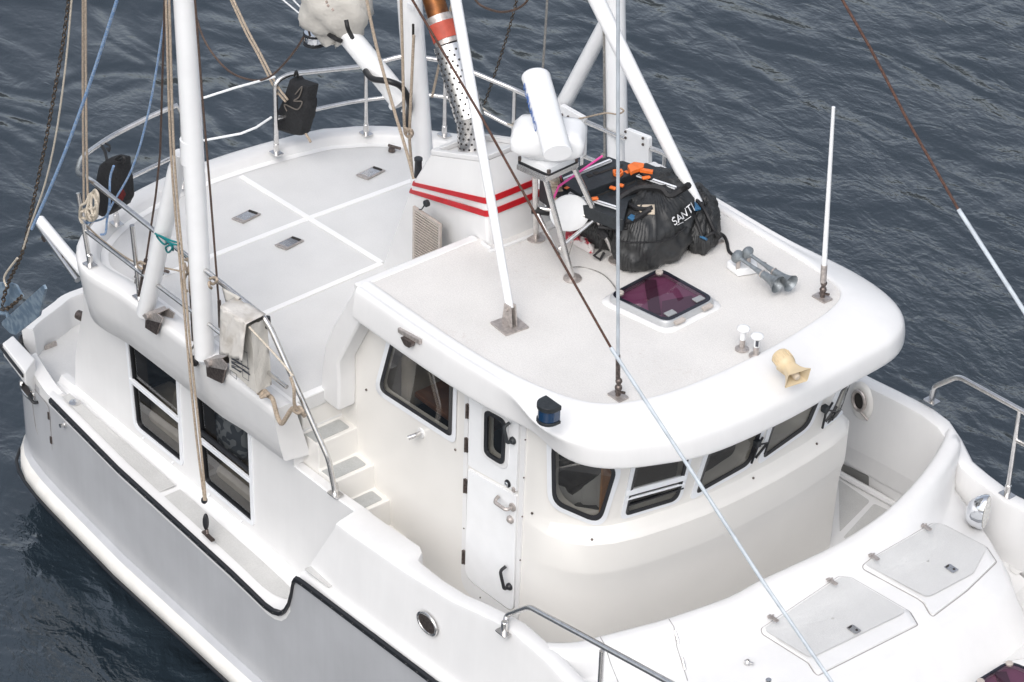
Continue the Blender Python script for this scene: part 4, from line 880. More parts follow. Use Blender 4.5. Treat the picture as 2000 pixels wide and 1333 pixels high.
MB().tube([E2, E2.lerp(E3, .25)], .108, 20).build('clamp_band', DULL, ex); MB().tube([E2.lerp(E3, .2), E3+(E3-E2)*-.1], .115, 20).build('red_wrap', REDT, ex); MB().tube([E3+(E3-E2)*-.12, E3+(E3-E2)*.2], .11, 20).build('clamp_band', DULL, ex)
MB().tube([E3+(E3-E2)*.15, E4, E4+(E4-E3)*1.5], .092, 20).build('stained_pipe', WOOD, ex)
ex['category'] = 'exhaust pipe'
# ============================================================ masts, poles, struts
MT = W(728, -959, y=.4); MBASE = V((-3.05, .4, 3.75)); m_dir = (W(800, 0, y=.4)-W(822, 300, y=.4)).normalized()
mb0 = W(822, 300, y=.4); MBASE = mb0-m_dir*((mb0.z-3.75)/m_dir.z); MTOP = mb0+m_dir*7
m = MB(); u = V((1, 0, 0)); 
rg = [[q+V((math.cos(a)*.125, math.sin(a)*.10, 0)) for a in [k*math.pi/10 for k in range(20)]] for q in (MBASE, MTOP)]
m.loft(rg); MAST = m.build('mast', PAINT, BOAT, ang=60)
m = MB(); p = W(803, 14, y=.4)+V((.05, -.09, 0)); m.box(W(802, 14, y=.30), (.09, .006, .04)); m.build('maker_plate', ALU, MAST)
m = MB(); m.bar(W(807, 48, y=.29), W(807, 75, y=.29), .02, .012, (0, 1, 0)); m.build('halyard_slot', HOLE, MAST)
m = MB().lathe(W(817, 322, z=5.25), (0, 0, 1), [(.035, -.12), (.03, .03), (.036, .04), (.036, .06), (0, .06)], 12); m.build('cable_gland', DKPL, STK)
# boom folded down aft, gooseneck, hose
G = MBASE.lerp(MTOP, (W(790, 205, y=.3).z-MBASE.z)/(MTOP.z-MBASE.z))
g0 = W(783, 196, y=.3); g1 = W(640, 20, y=.05); 
m = MB().tube([g0, g0.lerp(g1, .5), g1+(g1-g0)*.5], .098, 22); BOOM = m.build('boom', PAINT, BOAT)
m = MB().tube([g0+(g0-g1).normalized()*.02, g0+(g1-g0).normalized()*.13], .104, 22); m.build('boom_collar', PAINT, BOOM)
m = MB(); m.bar(W(790, 180, y=.34), W(805, 186, y=.4), .03, .06); m.bar(W(786, 212, y=.34), W(808, 224, y=.4), .03, .06); m.lathe(W(781, 203, y=.28)+V((0, -.1, 0)), (0, 1, 0), [(.03, 0), (.03, .2), (0, .2)], 12); m.build('gooseneck', PAINT, BOOM)
MB().tube(spl([W(714, 140, y=.1), W(728, 155, y=.05), W(760, 160, y=.1), W(785, 172, y=.2), W(799, 200, y=.25), W(798, 225, y=.3), W(798, 250, y=.3)], 6), .028, 10).build('black_hose', RUB, BOOM)
# roof struts to the mast (starboard and port)
def strut(name, foot, px, py, r0, r1, lab, plate=True):
    A = V(foot); Bp = Wl(px, py, A, MT); d = (Bp-A).normalized(); top = A+(Bp-A)*1.6
    m = MB().tube([A+V((0, 0, .16)), A+V((0, 0, .16))+(Bp-A-V((0, 0, .16)))*.5, Bp, top], [r0*.8, r0, r1, r1], 16); S_ = m.build(name, PAINT, BOAT, label=lab)
    if plate:
        m = MB(); m.prism(rnd2([A+V((-.12, -.10, 0)), A+V((.10, -.12, 0)), A+V((.12, .10, 0)), A+V((-.10, .12, 0))], .012), (0, 0, .012)); P_ = m.build('foot_plate', DULL, S_)
        m = MB(); m.prism([A+V((-.06, -.03, .01)), A+V((.06, -.03, .01)), A+V((.035, -.03, .2)), A+V((-.035, -.03, .2))], (0, .012, 0)); m.prism([A+V((-.06, .02, .01)), A+V((.06, .02, .01)), A+V((.035, .02, .2)), A+V((-.035, .02, .2))], (0, .012, 0)); m.lathe(A+V((0, -.05, .16)), (0, 1, 0), [(.015, 0), (.015, .1), (0, .1)], 8); m.build('clevis', DULL, S_)
    return S_
SF = W(995, 637, z=5.003); strut('mast_strut', SF, 890, 0, .040, .046, 'starboard strut from a square plate on the roof')
PF = W(1378, 470, z=5.003); strut('mast_strut', PF, 1165, 0, .060, .068, 'port strut passing beside the duffel bag')
# stabiliser poles on each quarter, with collars, tilted struts and notched brackets
def bracket(q, parent):                                          # q: recess outline on the fascia, cap outline above it
    rec, cap_, pin = q
    m = MB(); m.prism([W(a, b, y=-2.235) for a, b in rec], (0, .02, 0)); m.build('bracket_recess', BRNZ, parent, smooth=False)
    m = MB(); P_ = [W(a, b, y=-2.25) for a, b in cap_]; m.prism(P_, (0, .012, 0)); m.prism([p+V((0, .12, 0)) for p in P_], (0, .012, 0)); m.prism([P_[0], P_[1], P_[1]+V((0, .13, 0)), P_[0]+V((0, .13, 0))], (0, 0, .008)); m.lathe(W(*pin, y=-2.28), (0, 1, 0), [(.03, 0), (.03, .2), (0, .2)], 12); m.build('hinge_bracket', DULL, parent, ang=30)
PY = -2.16
f1 = W(400, 697, y=PY); t1 = W(360, 0, y=PY); d1 = (t1-f1)
m = MB().tube([f1, f1+d1*1.5], .088, 22); POLE = m.build('stabiliser_pole', PAINT, BOAT, label='tall white pole on the starboard quarter')
MB().tube([W(376, 318, y=PY), W(374, 272, y=PY)], .0955, 22).build('pole_collar', PAINT, POLE); MB().tube([f1-d1.normalized()*.06, f1], [.05, .085], 16).build('pole_heel', ALU, POLE)
bracket(([(402, 714), (440, 716), (433, 750), (404, 736)], [(398, 706), (432, 702), (443, 714), (440, 724), (402, 716)], (404, 712)), POLE)
f2 = W(284, 612, y=PY); t2_ = W(352, 300, y=PY)
m = MB().tube([f2, f2.lerp(t2_, .9), t2_], [.078, .074, .05], 18); S2 = m.build('pole_strut', PAINT, BOAT, label='raked strut on the starboard quarter'); bracket(([(284, 622), (315, 624), (305, 655), (283, 641)], [(278, 618), (306, 614), (317, 622), (314, 632), (284, 624)], (284, 620)), S2)
PP = 2.3
f3 = W(1207, 345, y=PP); t3 = W(1200, 0, y=PP); d3 = t3-f3
m = MB().tube([f3, f3+d3*1.6], .098, 22); POL2 = m.build('stabiliser_pole', PAINT, BOAT, label='tall white pole on the port side behind the folded workbench')
m = MB().tube([W(1090, 225, y=PP), W(1183, 48, y=PP)], [.078, .07], 18); m.tube([W(1183, 48, y=PP), W(1190, 30, y=PP)], [.07, .03], 12); m.build('pole_strut', PAINT, BOAT, label='raked strut on the port side')
# ============================================================ railings
def foot(p, parent, lean=None):
    p = V(p); m = MB(); m.prism(rnd2([p+V((-.06, -.045, 0)), p+V((.06, -.045, 0)), p+V((.06, .045, 0)), p+V((-.06, .045, 0))], .012), (0, 0, .008)); m.lathe(p, (0, 0, 1), [(.027, 0), (.027, .10), (.022, .105), (0, .105)], 12); return m.build('rail_foot', STEEL, parent)
def rail(name, lab): o = bpy.data.objects.new(name, None); COL.objects.link(o); o.parent = BOAT; OFF[o.name] = OFF[BOAT.name]; o['label'] = lab; return o
def sub(mb, name, m_, parent): return mb.build(name, m_, parent)
# stern-quarter railing: two rails that sweep from the stair round the starboard quarter
zt_ = lambda a, b, y=PY: W(a, b, y=y)
RR_ = .024
A1 = [zt_(513, 618), zt_(420, 544), zt_(300, 450), zt_(190, 362)]
c1 = W(150, 340, y=-2.02); c2 = W(158, 308, y=-1.75); c3 = W(215, 268, y=-1.3); c4 = W(300, 225, y=-.85); c5 = W(345, 207, y=-.62)
top = A1+[c1, c2, c3, c4, c5]
fA = W(357, 363, z=3.84); 
m = MB().tube(rnd([p for p in A1[:-1]]+[zt_(175, 350), c1, c2, c3, c4, c5], .16, 6)+[W(354, 222, y=-.6), W(356, 270, y=-.6), fA+V((0, 0, .06))], RR_, 12)
QR = m.build('quarter_railing', STEEL, BOAT, label='stainless railing round the starboard quarter of the boat deck')
foot(fA, QR)
MB().tube([zt_(168, 452), zt_(270, 530), zt_(390, 620), zt_(560, 757)], .02, 10).build('mid_rail', STEEL, QR)
MB().tube([zt_(168, 452), W(175, 440, y=-2.0), W(240, 355, y=-1.5), W(354, 300, y=-.65)], .02, 10).build('mid_rail', STEEL, QR)
for a, b, fx, fy in ((153, 378, 176, 518), (258, 441, 273, 582)):
    F_ = W(fx, fy, z=3.845); T_ = Wl(a, b, F_, F_+V((0, 0, 1)))
    MB().tube([F_, W(a, b, y=PY)], .022, 10).build('stanchion', STEEL, QR); foot(F_, QR)
F_ = W(228, 438, z=3.845); MB().tube([F_, F_+V((0, .0, .35))], .02, 10).build('stanchion', STEEL, QR); foot(F_, QR)
MB().tube([W(371, 505, y=PY+.03), W(380, 700, y=PY+.03)], .02, 10).build('stanchion', BRNZ, QR)
# stair handrail
h0 = W(655, 966, z=3.16); m = MB().tube(rnd([zt_(420, 544), zt_(515, 620), W(530, 645, y=-2.14), W(642, 898, y=-2.03), h0], .06), .024, 12); SH = m.build('stair_handrail', STEEL, BOAT, label='bent stainless handrail down to the stair wall'); foot(h0, SH)
# aft railing on the coaming: posts at their feet, rails through the post tops
posts = [(540, 300, 158), (715, 262, 130), (868, 265, 120), (1002, 285, 176)]
T3 = []; M3 = []
for a, b, t_ in posts:
    F_ = W(a, b, z=3.845); T3.append(zup(F_, t_)); M3.append((F_, T3[-1]))
e1 = zup(W(1200, 345, y=2.2) if False else V((-2.6, 2.2, 3.84)), 262); 
pR = [V((-2.55, 2.2, 3.84)), V((-1.85, 2.2, 3.84))]
m0 = Wl(563, 146, T3[0], T3[1]); 
toprail = [M3[0][0], T3[0]+V((0, 0, -.02)), m0, T3[1], zup(M3[1][0].lerp(M3[2][0], .5), 108), T3[2], T3[3], W(1090, 215, y=2.2), W(1200, 263, y=2.2), W(1302, 302, y=2.2), W(1326, 325, y=2.18), W(1358, 420, y=2.0)]
m = MB().tube(rnd(toprail, .12, 6), .024, 12); AR = m.build('aft_railing', STEEL, BOAT, label='stainless railing round the stern and port edge of the boat deck')
mids = [zup(M3[0][0], 232), zup(M3[1][0], 196), zup(M3[2][0], 190), zup(M3[3][0], 250), W(1100, 290, y=2.2), W(1200, 330, y=2.2)]
MB().tube(spl(mids, 5), .02, 10).build('mid_rail', STEEL, AR)
for k, (F_, T_) in enumerate(M3):
    foot(F_, AR)
    if k: MB().tube([F_, T_], .021, 10).build('stanchion', STEEL, AR)
for a, b in ((1141, 240), (1299, 303)):
    T_ = W(a, b, y=2.2); MB().tube([T_, V((T_.x, T_.y, 3.84))], .021, 10).build('stanchion', STEEL, AR); foot((T_.x, T_.y, 3.845), AR)
# white outboard bracket boards bolted to the rail
def board(pts, y, lab):
    P = [W(a, b, y=y) for a, b in pts]; m = MB(); m.prism(rnd2(P, .03), (0, .05, 0)); o = m.build('rail_board', PAINT, AR, bevel=.006); return o, P
o, P = board([(1092, 205), (1140, 232), (1138, 310), (1098, 300)], 2.17, '')
for a, b in ((1098, 225), (1110, 229), (1123, 235), (1134, 240), (1113, 243)): bb = W(a, b, y=2.165); BO = MB().lathe(bb, (0, -1, 0), [(.014, 0), (.012, .01), (0, .012)], 8).build('board_bolt', BRNZ, AR)
o, P = board([(1219, 252), (1266, 270), (1266, 345), (1221, 345)], 2.17, '')
for a, b in ((1222, 258), (1222, 270), (1256, 271), (1256, 283)): bb = W(a, b, y=2.165); MB().lathe(bb, (0, -1, 0), [(.014, 0), (.012, .01), (0, .012)], 8).build('board_bolt', BRNZ, AR)
# wire lifeline across the gate between the two railings
MB().tube([W(385, 196, y=-.5), W(460, 172, y=-.15), W(537, 151, y=.25)], .012, 6).build('lifeline', PAINT, AR); MB().tube([W(388, 277, y=-.5), W(470, 262, y=-.15), W(500, 250, y=0), W(530, 230, y=.2)], .012, 6).build('lifeline', PAINT, AR)
# forward rails
pF = [W(985, 1236, z=3.46), W(989, 1202, y=-2.12), W(1034, 1186, y=-2.14), W(1175, 1262, y=-2.16), W(1420, 1395, y=-2.16), V((4.4, -1.62, 4.55)), V((5.5, -.9, 4.75)), V((6.35, 0, 4.85))]
m = MB().tube(rnd(pF, .06), .023, 12); FR = m.build('foredeck_rail', STEEL, BOAT, label='near foredeck handrail rising from the bulwark corner'); foot(pF[0], FR)
q = W(1176, 1272, y=-2.16); MB().tube([q, V((q.x, q.y, 3.42))], .021, 10).build('stanchion', STEEL, FR)
pF = [W(1820, 784, z=3.585), W(1826, 755, y=2.16), W(1872, 736, y=2.16), W(1990, 800, y=2.16), W(2060, 838, y=2.16), V((4.4, 1.62, 4.55)), V((5.5, .9, 4.75)), V((6.35, 0, 4.85))]
m = MB().tube(rnd(pF, .06), .023, 12); FR2 = m.build('foredeck_rail', STEEL, BOAT, label='far foredeck handrail against the water'); foot(pF[0], FR2)
for xx in (3.6, 4.5, 5.4, 6.2):
    for sg in (-1, 1):
        yy = sg*(B(xx)-.12); MB().tube([V((xx, yy, 3.5+(xx-3.2)*.16)), V((xx, yy, 4.28+(xx-3.2)*.18))], .021, 8).build('stanchion', STEEL, FR2 if sg > 0 else FR)
q = W(1992, 803, y=2.16); q2 = V((q.x, q.y-.0, 3.42)); MB().tube([q, q2], .021, 10).build('stanchion', STEEL, FR2); foot(q2, FR2)
MB().tube([W(1987, 862, y=2.16), W(2040, 890, y=2.16)], .018, 8).build('mid_rail', STEEL, FR2)
# swim-ladder / davit tubes astern
D_ = MB().tube([W(78, 431, x=-5.9), W(166, 536, x=-5.05)], .05, 14).build('davit_arm', PAINT, BOAT, label='short white davit tube behind the boat deck corner')
MB().tube([W(76, 441, x=-5.9), W(152, 548, x=-5.1)], .03, 12).build('davit_tube', STEEL, D_); MB().tube([W(124, 497, x=-5.4), W(126, 515, x=-5.4)], .02, 8).build('davit_post', BRNZ, D_)
MB().lathe(W(88, 466, x=-5.8), (0, -1, 0), [(.035, -.02), (.035, .02), (0, .02)], 12).build('sheave', BRNZ, D_)
# ============================================================ equipment bolted to the boat
# radar on its four-legged steel stand
PLZ = 5.93
pl = [W(1009, 322, z=PLZ), W(1066, 348, z=PLZ), W(1131, 318, z=PLZ), W(1074, 296, z=PLZ)]
pc = sum(pl, V((0, 0, 0)))/4
RST = rail('radar_stand', 'tripod-like steel stand carrying the open array radar')
m = MB(); m.prism(rnd2(pl, .02), (0, 0, .012)); m.ring([p+V((0, 0, -.045)) for p in pl], [pc+(p-pc)*.97+V((0, 0, -.045)) for p in pl], (0, 0, .045)); m.build('stand_plate', STEEL, RST, bevel=.003)
ft = [W(1047, 467, z=5.005), W(1118, 545, z=5.005), W(1206, 510, z=5.005), W(1120, 440, z=5.005)]
tops = [pl[0].lerp(pl[2], .22), pl[1].lerp(pl[3], .12), pl[2].lerp(pl[0], .15), pl[3].lerp(pl[1], .12)]
tops = [W(1045, 345, z=5.88), W(1066, 352, z=5.88), W(1122, 330, z=5.88), W(1085, 318, z=5.88)]
for a, b in zip(ft, tops):
    L_ = MB().tube([a, b], .024, 12).build('leg', STEEL, RST); MB().lathe(a-V((0, 0, .003)), (0, 0, 1), [(.075, 0), (.075, .012), (.032, .02), (.03, .03), (0, .03)], 20).build('leg_flange', DULL, L_)
lev = [a.lerp(b, (5.42-a.z)/(b.z-a.z)) for a, b in zip(ft, tops)]
for i, j, da, db in ((0, 1, 0, -.22), (1, 2, -.15, .0), (0, 2, .02, .0), (2, 3, 0, 0)):
    MB().tube([lev[i]+V((0, 0, da)), lev[j]+V((0, 0, db))], .017, 10).build('brace', STEEL, RST)
RAD = rail('radar', 'white open array radar with a long slanted scanner bar on a domed gearbox')
bx = W(1068, 300, z=6.06); xdir = (pl[1]-pl[0]).normalized(); ydir = (pl[2]-pl[1]).normalized()
bc = pc+V((0, 0, .02))
def rr_(cx, hx, hy, r_): return rnd2([cx+xdir*a*hx+ydir*b*hy for a, b in ((-1, -1), (1, -1), (1, 1), (-1, 1))], r_, 5)
m = MB(); m.loft([rr_(bc+V((0, 0, -.005)), .155, .155, .02), rr_(bc+V((0, 0, .05)), .15, .15, .03), rr_(bc+V((0, 0, .06)), .12, .12, .03)]); m.build('gearbox_foot', PAINT, RAD, ang=40)
MB().ring(rr_(bc+V((0, 0, -.006)), .165, .165, .02), rr_(bc+V((0, 0, -.006)), .15, .15, .02), (0, 0, .012)).build('base_gasket', RUB, RAD)
hd = (W(1133, 295, z=6.2)-W(1008, 285, z=6.2)); hd.z = 0; hd.normalize(); hn = V((-hd.y, hd.x, 0))
def rh(cz, hx, hy, r_): return rnd2([V((bc.x, bc.y, cz))+hd*a*hx+hn*b*hy for a, b in ((-1, -1), (1, -1), (1, 1), (-1, 1))], r_, 5)
m = MB(); m.loft([rh(bc.z+.055, .10, .10, .04), rh(bc.z+.13, .24, .17, .06), rh(bc.z+.17, .29, .19, .07), rh(bc.z+.26, .29, .19, .07), rh(bc.z+.33, .24, .15, .07), rh(bc.z+.35, .15, .10, .05)]); m.build('gearbox', PAINT, RAD, ang=60)
s0 = W(1047, 152, z=6.5); s1 = W(1089, 300, z=6.33)
ce = (s0+s1)/2; ax = s1-s0; axn = ax.normalized()
dprof = []
upv = V((0, 0, 1)); sdv = axn.cross(upv).normalized(); upv = sdv.cross(axn)
for a in [k*2*math.pi/24 for k in range(24)]:
    x_, y_ = math.cos(a)*.115, math.sin(a)*.085
    if y_ < 0: y_ *= .9
    dprof.append((x_, y_))
def sr(p, k): return [p+sdv*a*k+upv*b*k for a, b in dprof]
m = MB(); m.loft([sr(s0-axn*.025, .82), sr(s0-axn*.02, .97), sr(s0, 1.02), sr(s0+axn*.02, 1.0), sr(s1-axn*.02, 1.0), sr(s1, 1.0), sr(s1+axn*.008, .96)]); SB = m.build('scanner_bar', PAINT, RAD, ang=60)
tx = MB(); vs_c = s0.lerp(s1, .36)
sidev = -sdv if sdv.dot(fw) > 0 else sdv
left = -rt; sgn_ = 1 if sdv.dot(left) > 0 else -1
puttext(tx, 'FURUNO', .095, s0.lerp(s1, .40)+sdv*sgn_*.1165-upv*.0, axn, upv*1, .001, 1.45); tx.build('scanner_lettering', BLUET, SB, smooth=False)
MB().tube([bc+V((0, 0, .33)), ce-V((0, 0, .04))], .05, 14).build('scanner_neck', PAINT, RAD)
for k in range(4):
    c = rr_(bc+V((0, 0, .01)), .15, .15, .001)[k*6]; MB().lathe(c, (0, 0, 1), [(.016, 0), (.016, .03), (0, .035)], 8).build('mounting_bolt', BRNZ, RAD)
# round flat dish aerial on the stand, with cream clamp blocks
dc = W(1113, 419, z=5.45); dn = (CAM-dc).normalized(); dn = (dn+V((.35, -.15, -.35))).normalized()
m = MB().lathe(dc-dn*.03, dn, [(.05, -.06), (.11, -.02), (.158, .0), (.160, .012), (.155, .018), (.09, .020), (0, .021)], 40); DISH = m.build('dish_aerial', PAINT, BOAT, ang=40, label='round white dish aerial clamped to the radar stand')
m = MB(); c = W(1088, 372, z=5.55)
for k in range(8): m.box(c+V((random.uniform(-.04, .04), random.uniform(-.04, .04), .09-.027*k)), (.06, .06, .022), Matrix.Rotation(random.uniform(-.6, .6), 3, 'Z'))
m.bar(c+V((0, 0, -.1)), dc-dn*.06, .05, .05); m.build('clamp_block', PATCH, DISH, bevel=.006)
m = MB(); m.tube(spl([W(1120, 470, z=5.3), W(1108, 520, z=5.1), W(1135, 522, z=5.01), W(1175, 535, z=5.01), W(1200, 560, z=5.01), W(1212, 590, z=5.02)], 6), .005, 5); m.build('aerial_cable', GREYW, DISH)
# whip aerials on the roof: one on the far side, the near stay on a turnbuckle
def deckfoot(A, par):
    m = MB(); m.prism(rnd2([A+V((-.07, -.05, 0)), A+V((.07, -.05, 0)), A+V((.07, .05, 0)), A+V((-.07, .05, 0))], .01), (0, 0, .01)); m.build('foot_plate', DULL, par)
    m = MB(); m.tube([A, A+V((0, 0, .06))], .02, 8); m.ball(A+V((0, 0, .08)), .03, 10, 6); m.tube([A+V((-.03, 0, .03)), A+V((.05, .02, .05))], .012, 6); m.tube([A+V((0, 0, .08)), A+V((0, 0, .16))], .018, 8); m.ball(A+V((.0, 0, .14)), .028, 10, 6); m.build('shackle', BRNZ, par)
A = W(1606, 583, z=5.005); tp = Wl(1628, 210, A, A+V((0, 0, 1))); d_ = (tp-A).normalized()
m = MB().tube([A+d_*.30, tp], [.022, .014], 10); WH = m.build('whip_aerial', PAINT, BOAT, label='white whip aerial on the far side of the roof'); deckfoot(A, WH); MB().tube([A+d_*.15, A+d_*.31], .026, 10).build('ferrule', DULL, WH)
A = W(1207, 775, z=5.005); tp = Wl(1207, 0, A, A+V((-.02, .0, 1))); d_ = (tp-A).normalized()
m = MB().tube([A+d_*.36, A+(tp-A)*1.4], .0135, 10); SY_ = m.build('sheathed_stay', SHEA, BOAT, label='white sheathed stay rising from a turnbuckle near the roof front'); deckfoot(A, SY_); MB().tube([A+d_*.16, A+d_*.37], .018, 8).build('turnbuckle', BRNZ, SY_)
# twin trumpet horns
HB = rail('trumpet_horn_pair', 'pair of grey trumpet horns on a white block')
hb = W(1452, 527, z=5.005); dirx = (W(1545, 556, z=5.1)-W(1482, 505, z=5.14)); 
m = MB(); m.prism(rnd2([hb+V(p) for p in ((-.10, -.10, 0), (.06, -.12, 0), (.12, .04, 0), (.02, .12, 0), (-.10, .06, 0))], .02), (0, 0, .07)); m.build('mounting_block', PAINT, HB, bevel=.015)
for k, (a0, a1, b0, b1) in enumerate(((1443, 504, 1520, 557), (1463, 497, 1545, 555))):
    P0 = W(a0, a1, z=5.17); P1 = W(b0, b1, z=5.13); ax_ = (P1-P0); L_ = ax_.length; ax_.normalize()
    H_ = MB().lathe(P0, ax_, [(.018, .02), (.015, .05), (.018, .2*L_/.5), (.024, L_*.55), (.03, L_*.62), (.036, L_*.78), (.052, L_*.92), (.072, L_-.004), (.075, L_), (.066, L_-.01), (.034, L_*.82), (.005, L_*.7)], 22).build('trumpet', HORN, HB, ang=50)
    MB().lathe(P0-ax_*.05, ax_, [(.02, 0), (.05, .012), (.056, .025), (.056, .045), (.035, .06), (.02, .075), (0, .075)], 20).build('diaphragm_cap', HORN, H_, ang=50)
    MB().tube([P0, V((P0.x, P0.y, 5.06))], .018, 8).build('horn_pillar', DULL, H_)
    MB().lathe(P0+ax_*L_*.58, ax_, [(.028, 0), (.034, .003), (.034, .012), (.028, .015)], 14).build('horn_collar', DULL, H_)
MB().lathe(W(1495, 545, z=5.005), (0, 0, 1), [(.035, 0), (.03, .02), (.012, .03), (.012, .10), (0, .1)], 12).build('horn_support', GEL, HB)
# mushroom gps aerials on posts
for k, (a, b, ty) in enumerate(((1449, 683, 645), (1476, 696, 660))):
    A = W(a, b, z=5.005); tz = zup(A, ty).z; g = rail('mushroom_aerial', ['mushroom shaped white aerial on a steel post, left of the pair', 'mushroom shaped white aerial with a small black label, right of the pair'][k])
    MB().lathe(A, (0, 0, 1), [(.055, 0), (.055, .008), (.03, .016), (.022, .02), (.022, (tz-5.0)*.5), (0, (tz-5)*.5)], 16).build('post', DULL, g)
    h = tz-5.0; MB().lathe(A, (0, 0, 1), [(.024, h*.5), (.024, h*.92), (.045, h*.96), (.052, h*1.0), (.050, h*1.08), (.03, h*1.15), (0, h*1.17)], 20).build('cap', PAINT, g, ang=60)
    if k: MB().box(A+V((.018, -.016, h*.74)), (.022, .022, .045), Matrix.Rotation(.7, 3, 'Z')).build('label_patch', INK, g)
# beige loudspeaker horn on the brow
c0 = W(1524, 697, z=5.16); c1 = c0+V((.30, -.05, -.07)); ax_ = (c1-c0).normalized(); u_ = V((0, 0, 1)); s_ = ax_.cross(u_).normalized(); u_ = s_.cross(ax_)
LS = rail('loudspeaker', 'beige plastic loudspeaker horn facing forward over the brow')
L_ = (c1-c0).length
MB().lathe(c0-ax_*.02, ax_, [(.062, 0), (.072, .012), (.074, .11), (.066, .13), (.055, .14), (0, .14)], 28).build('driver_housing', BEIG, LS, ang=40)
def sq(p, hx, hy, r_): return rnd2([p+s_*a*hx+u_*b*hy for a, b in ((-1, -1), (1, -1), (1, 1), (-1, 1))], r_, 4)
m = MB(); st = [(.09, .055, .055, .05), (.14, .055, .052, .045), (.18, .064, .052, .03), (.215, .082, .058, .02), (.24, .102, .068, .012), (.248, .104, .07, .012), (.243, .095, .062, .01), (.20, .06, .042, .02), (.15, .03, .03, .02)]
m.loft([sq(c0+ax_*d, a, b, r_) for d, a, b, r_ in st]); m.build('horn_flare', BEIG, LS, ang=50)
MB().lathe(c0+ax_*.17, ax_, [(.03, 0), (.03, .06), (.022, .075), (0, .08)], 16).build('horn_plug', PATCH, LS)
m = MB(); 
for k in range(9):
    a = math.pi*(k/8)-math.pi/2; rad = s_*math.sin(a)+u_*math.cos(a); m.bar(c0+rad*.074+ax_*.005, c0+rad*.074+ax_*.07, .008, .008, tuple(rad))
m.build('housing_ribs', BEIG, LS)
bk = W(1535, 728, z=5.02); m = MB(); m.prism(rnd2([bk+V(p) for p in ((-.08, -.03, 0), (.10, -.05, 0), (.10, -.01, 0), (-.08, .02, 0))], .01), (0, 0, .02)); m.bar(bk+V((-.02, 0, .01)), c0+ax_*.05-u_*.06, .04, .02); m.bar(bk+V((.05, 0, .01)), c0+ax_*.10-u_*.05, .03, .02); m.build('swivel_bracket', BEIG, LS, bevel=.004)
# navigation light, roof floodlight, searchlight, wipers
NL = rail('navigation_light', 'dark blue lensed side light on the starboard roof corner')
c = W(1071, 806, y=-1.70)
m = MB(); arcp = [V((math.cos(a)*.085, -max(0, math.sin(a))*.085-.0, 0)) for a in [k*math.pi/10 for k in range(11)]]
def blk(z0, z1, k=1): return [[c+V((p.x*k, p.y*k, z)) for p in arcp]+[c+V((-.085*k, .05, z)), c+V((.085*k, .05, z))] for z in (z0, z1)]
for z0, z1, nm, mt, k in ((.045, .085, 'light_hood', DKPL, 1.04), (-.05, .045, 'lens', NAVB, .93), (-.075, -.05, 'light_base', DKPL, 1.04)):
    m = MB(); r = blk(z0, z1, k); r = [[q for q in rr] for rr in r]; m.loft(r); m.build(nm, mt, NL, bevel=.004)
c = W(800, 662, y=-1.675); m = MB(); m.bar(W(779, 645, y=-1.675), W(822, 669, y=-1.675), .03, .045); FLT = m.build('flood_light_bar', DULL, BOAT, bevel=.008, label='weathered steel courtesy light on the roof edge above the side window')
MB().prism(rnd2([W(789, 655, y=-1.68), W(812, 668, y=-1.68), W(808, 678, y=-1.68), W(797, 672, y=-1.68)], .02), (0, -.04, 0)).build('lamp_shade', BRNZ, FLT)
SL = rail('searchlight', 'chrome searchlight with a pale oval lens beside the foredeck lockers')
c = W(1916, 1000, z=3.40); ax_ = V((.82, .36, .2)).normalized(); u_ = V((0, 0, 1)); s_ = ax_.cross(u_).normalized()
def ov(d, rx, rz): return [c+ax_*d+s_*math.cos(a)*rx+u_*math.sin(a)*rz for a in [k*math.pi/12 for k in range(24)]]
m = MB(); m.loft([ov(-.12, .03, .05), ov(-.10, .07, .10), ov(-.05, .10, .145), ov(.02, .11, .165), ov(.045, .105, .16)]); m.build('housing', CHROME, SL, ang=70)
m = MB(); m.prism(ov(.046, .095, .15), ax_*.006); m.build('lens', LENSM, SL); MB().lathe(c-V((0, 0, .30)), (0, 0, 1), [(.07, 0), (.05, .03), (.03, .06), (.03, .2), (0, .2)], 14).build('pedestal', CHROME, SL)
def wiper(pts, lab):
    P = [onph(a, b, .05) for a, b in pts[0]]; P = [p for p in P if p]; m = MB(); m.tube(P, .008, 6); o = m.build('wiper_arm', RUB, BOAT, label=lab)
    for q in pts[1:]:
        P = [onph(a, b, .035) for a, b in q]; P = [p for p in P if p]
        if len(P) > 1: MB().tube(P, .011, 6).build('wiper_blade', RUB, o)
    q = onph(*pts[0][0], .03)
    if q: MB().box(q, (.05, .05, .06)).build('wiper_pivot', DKPL, o, bevel=.006)
wiper([[(1474, 862), (1492, 858), (1485, 880)], [(1462, 900), (1474, 868), (1484, 850)], [(1470, 890), (1492, 862)]], 'black wiper between the third and fourth front windows')
wiper([[(1606, 795), (1622, 798), (1616, 815)], [(1600, 832), (1606, 805), (1620, 782)], [(1606, 820), (1628, 790)]], 'black wiper beyond the fourth front window')
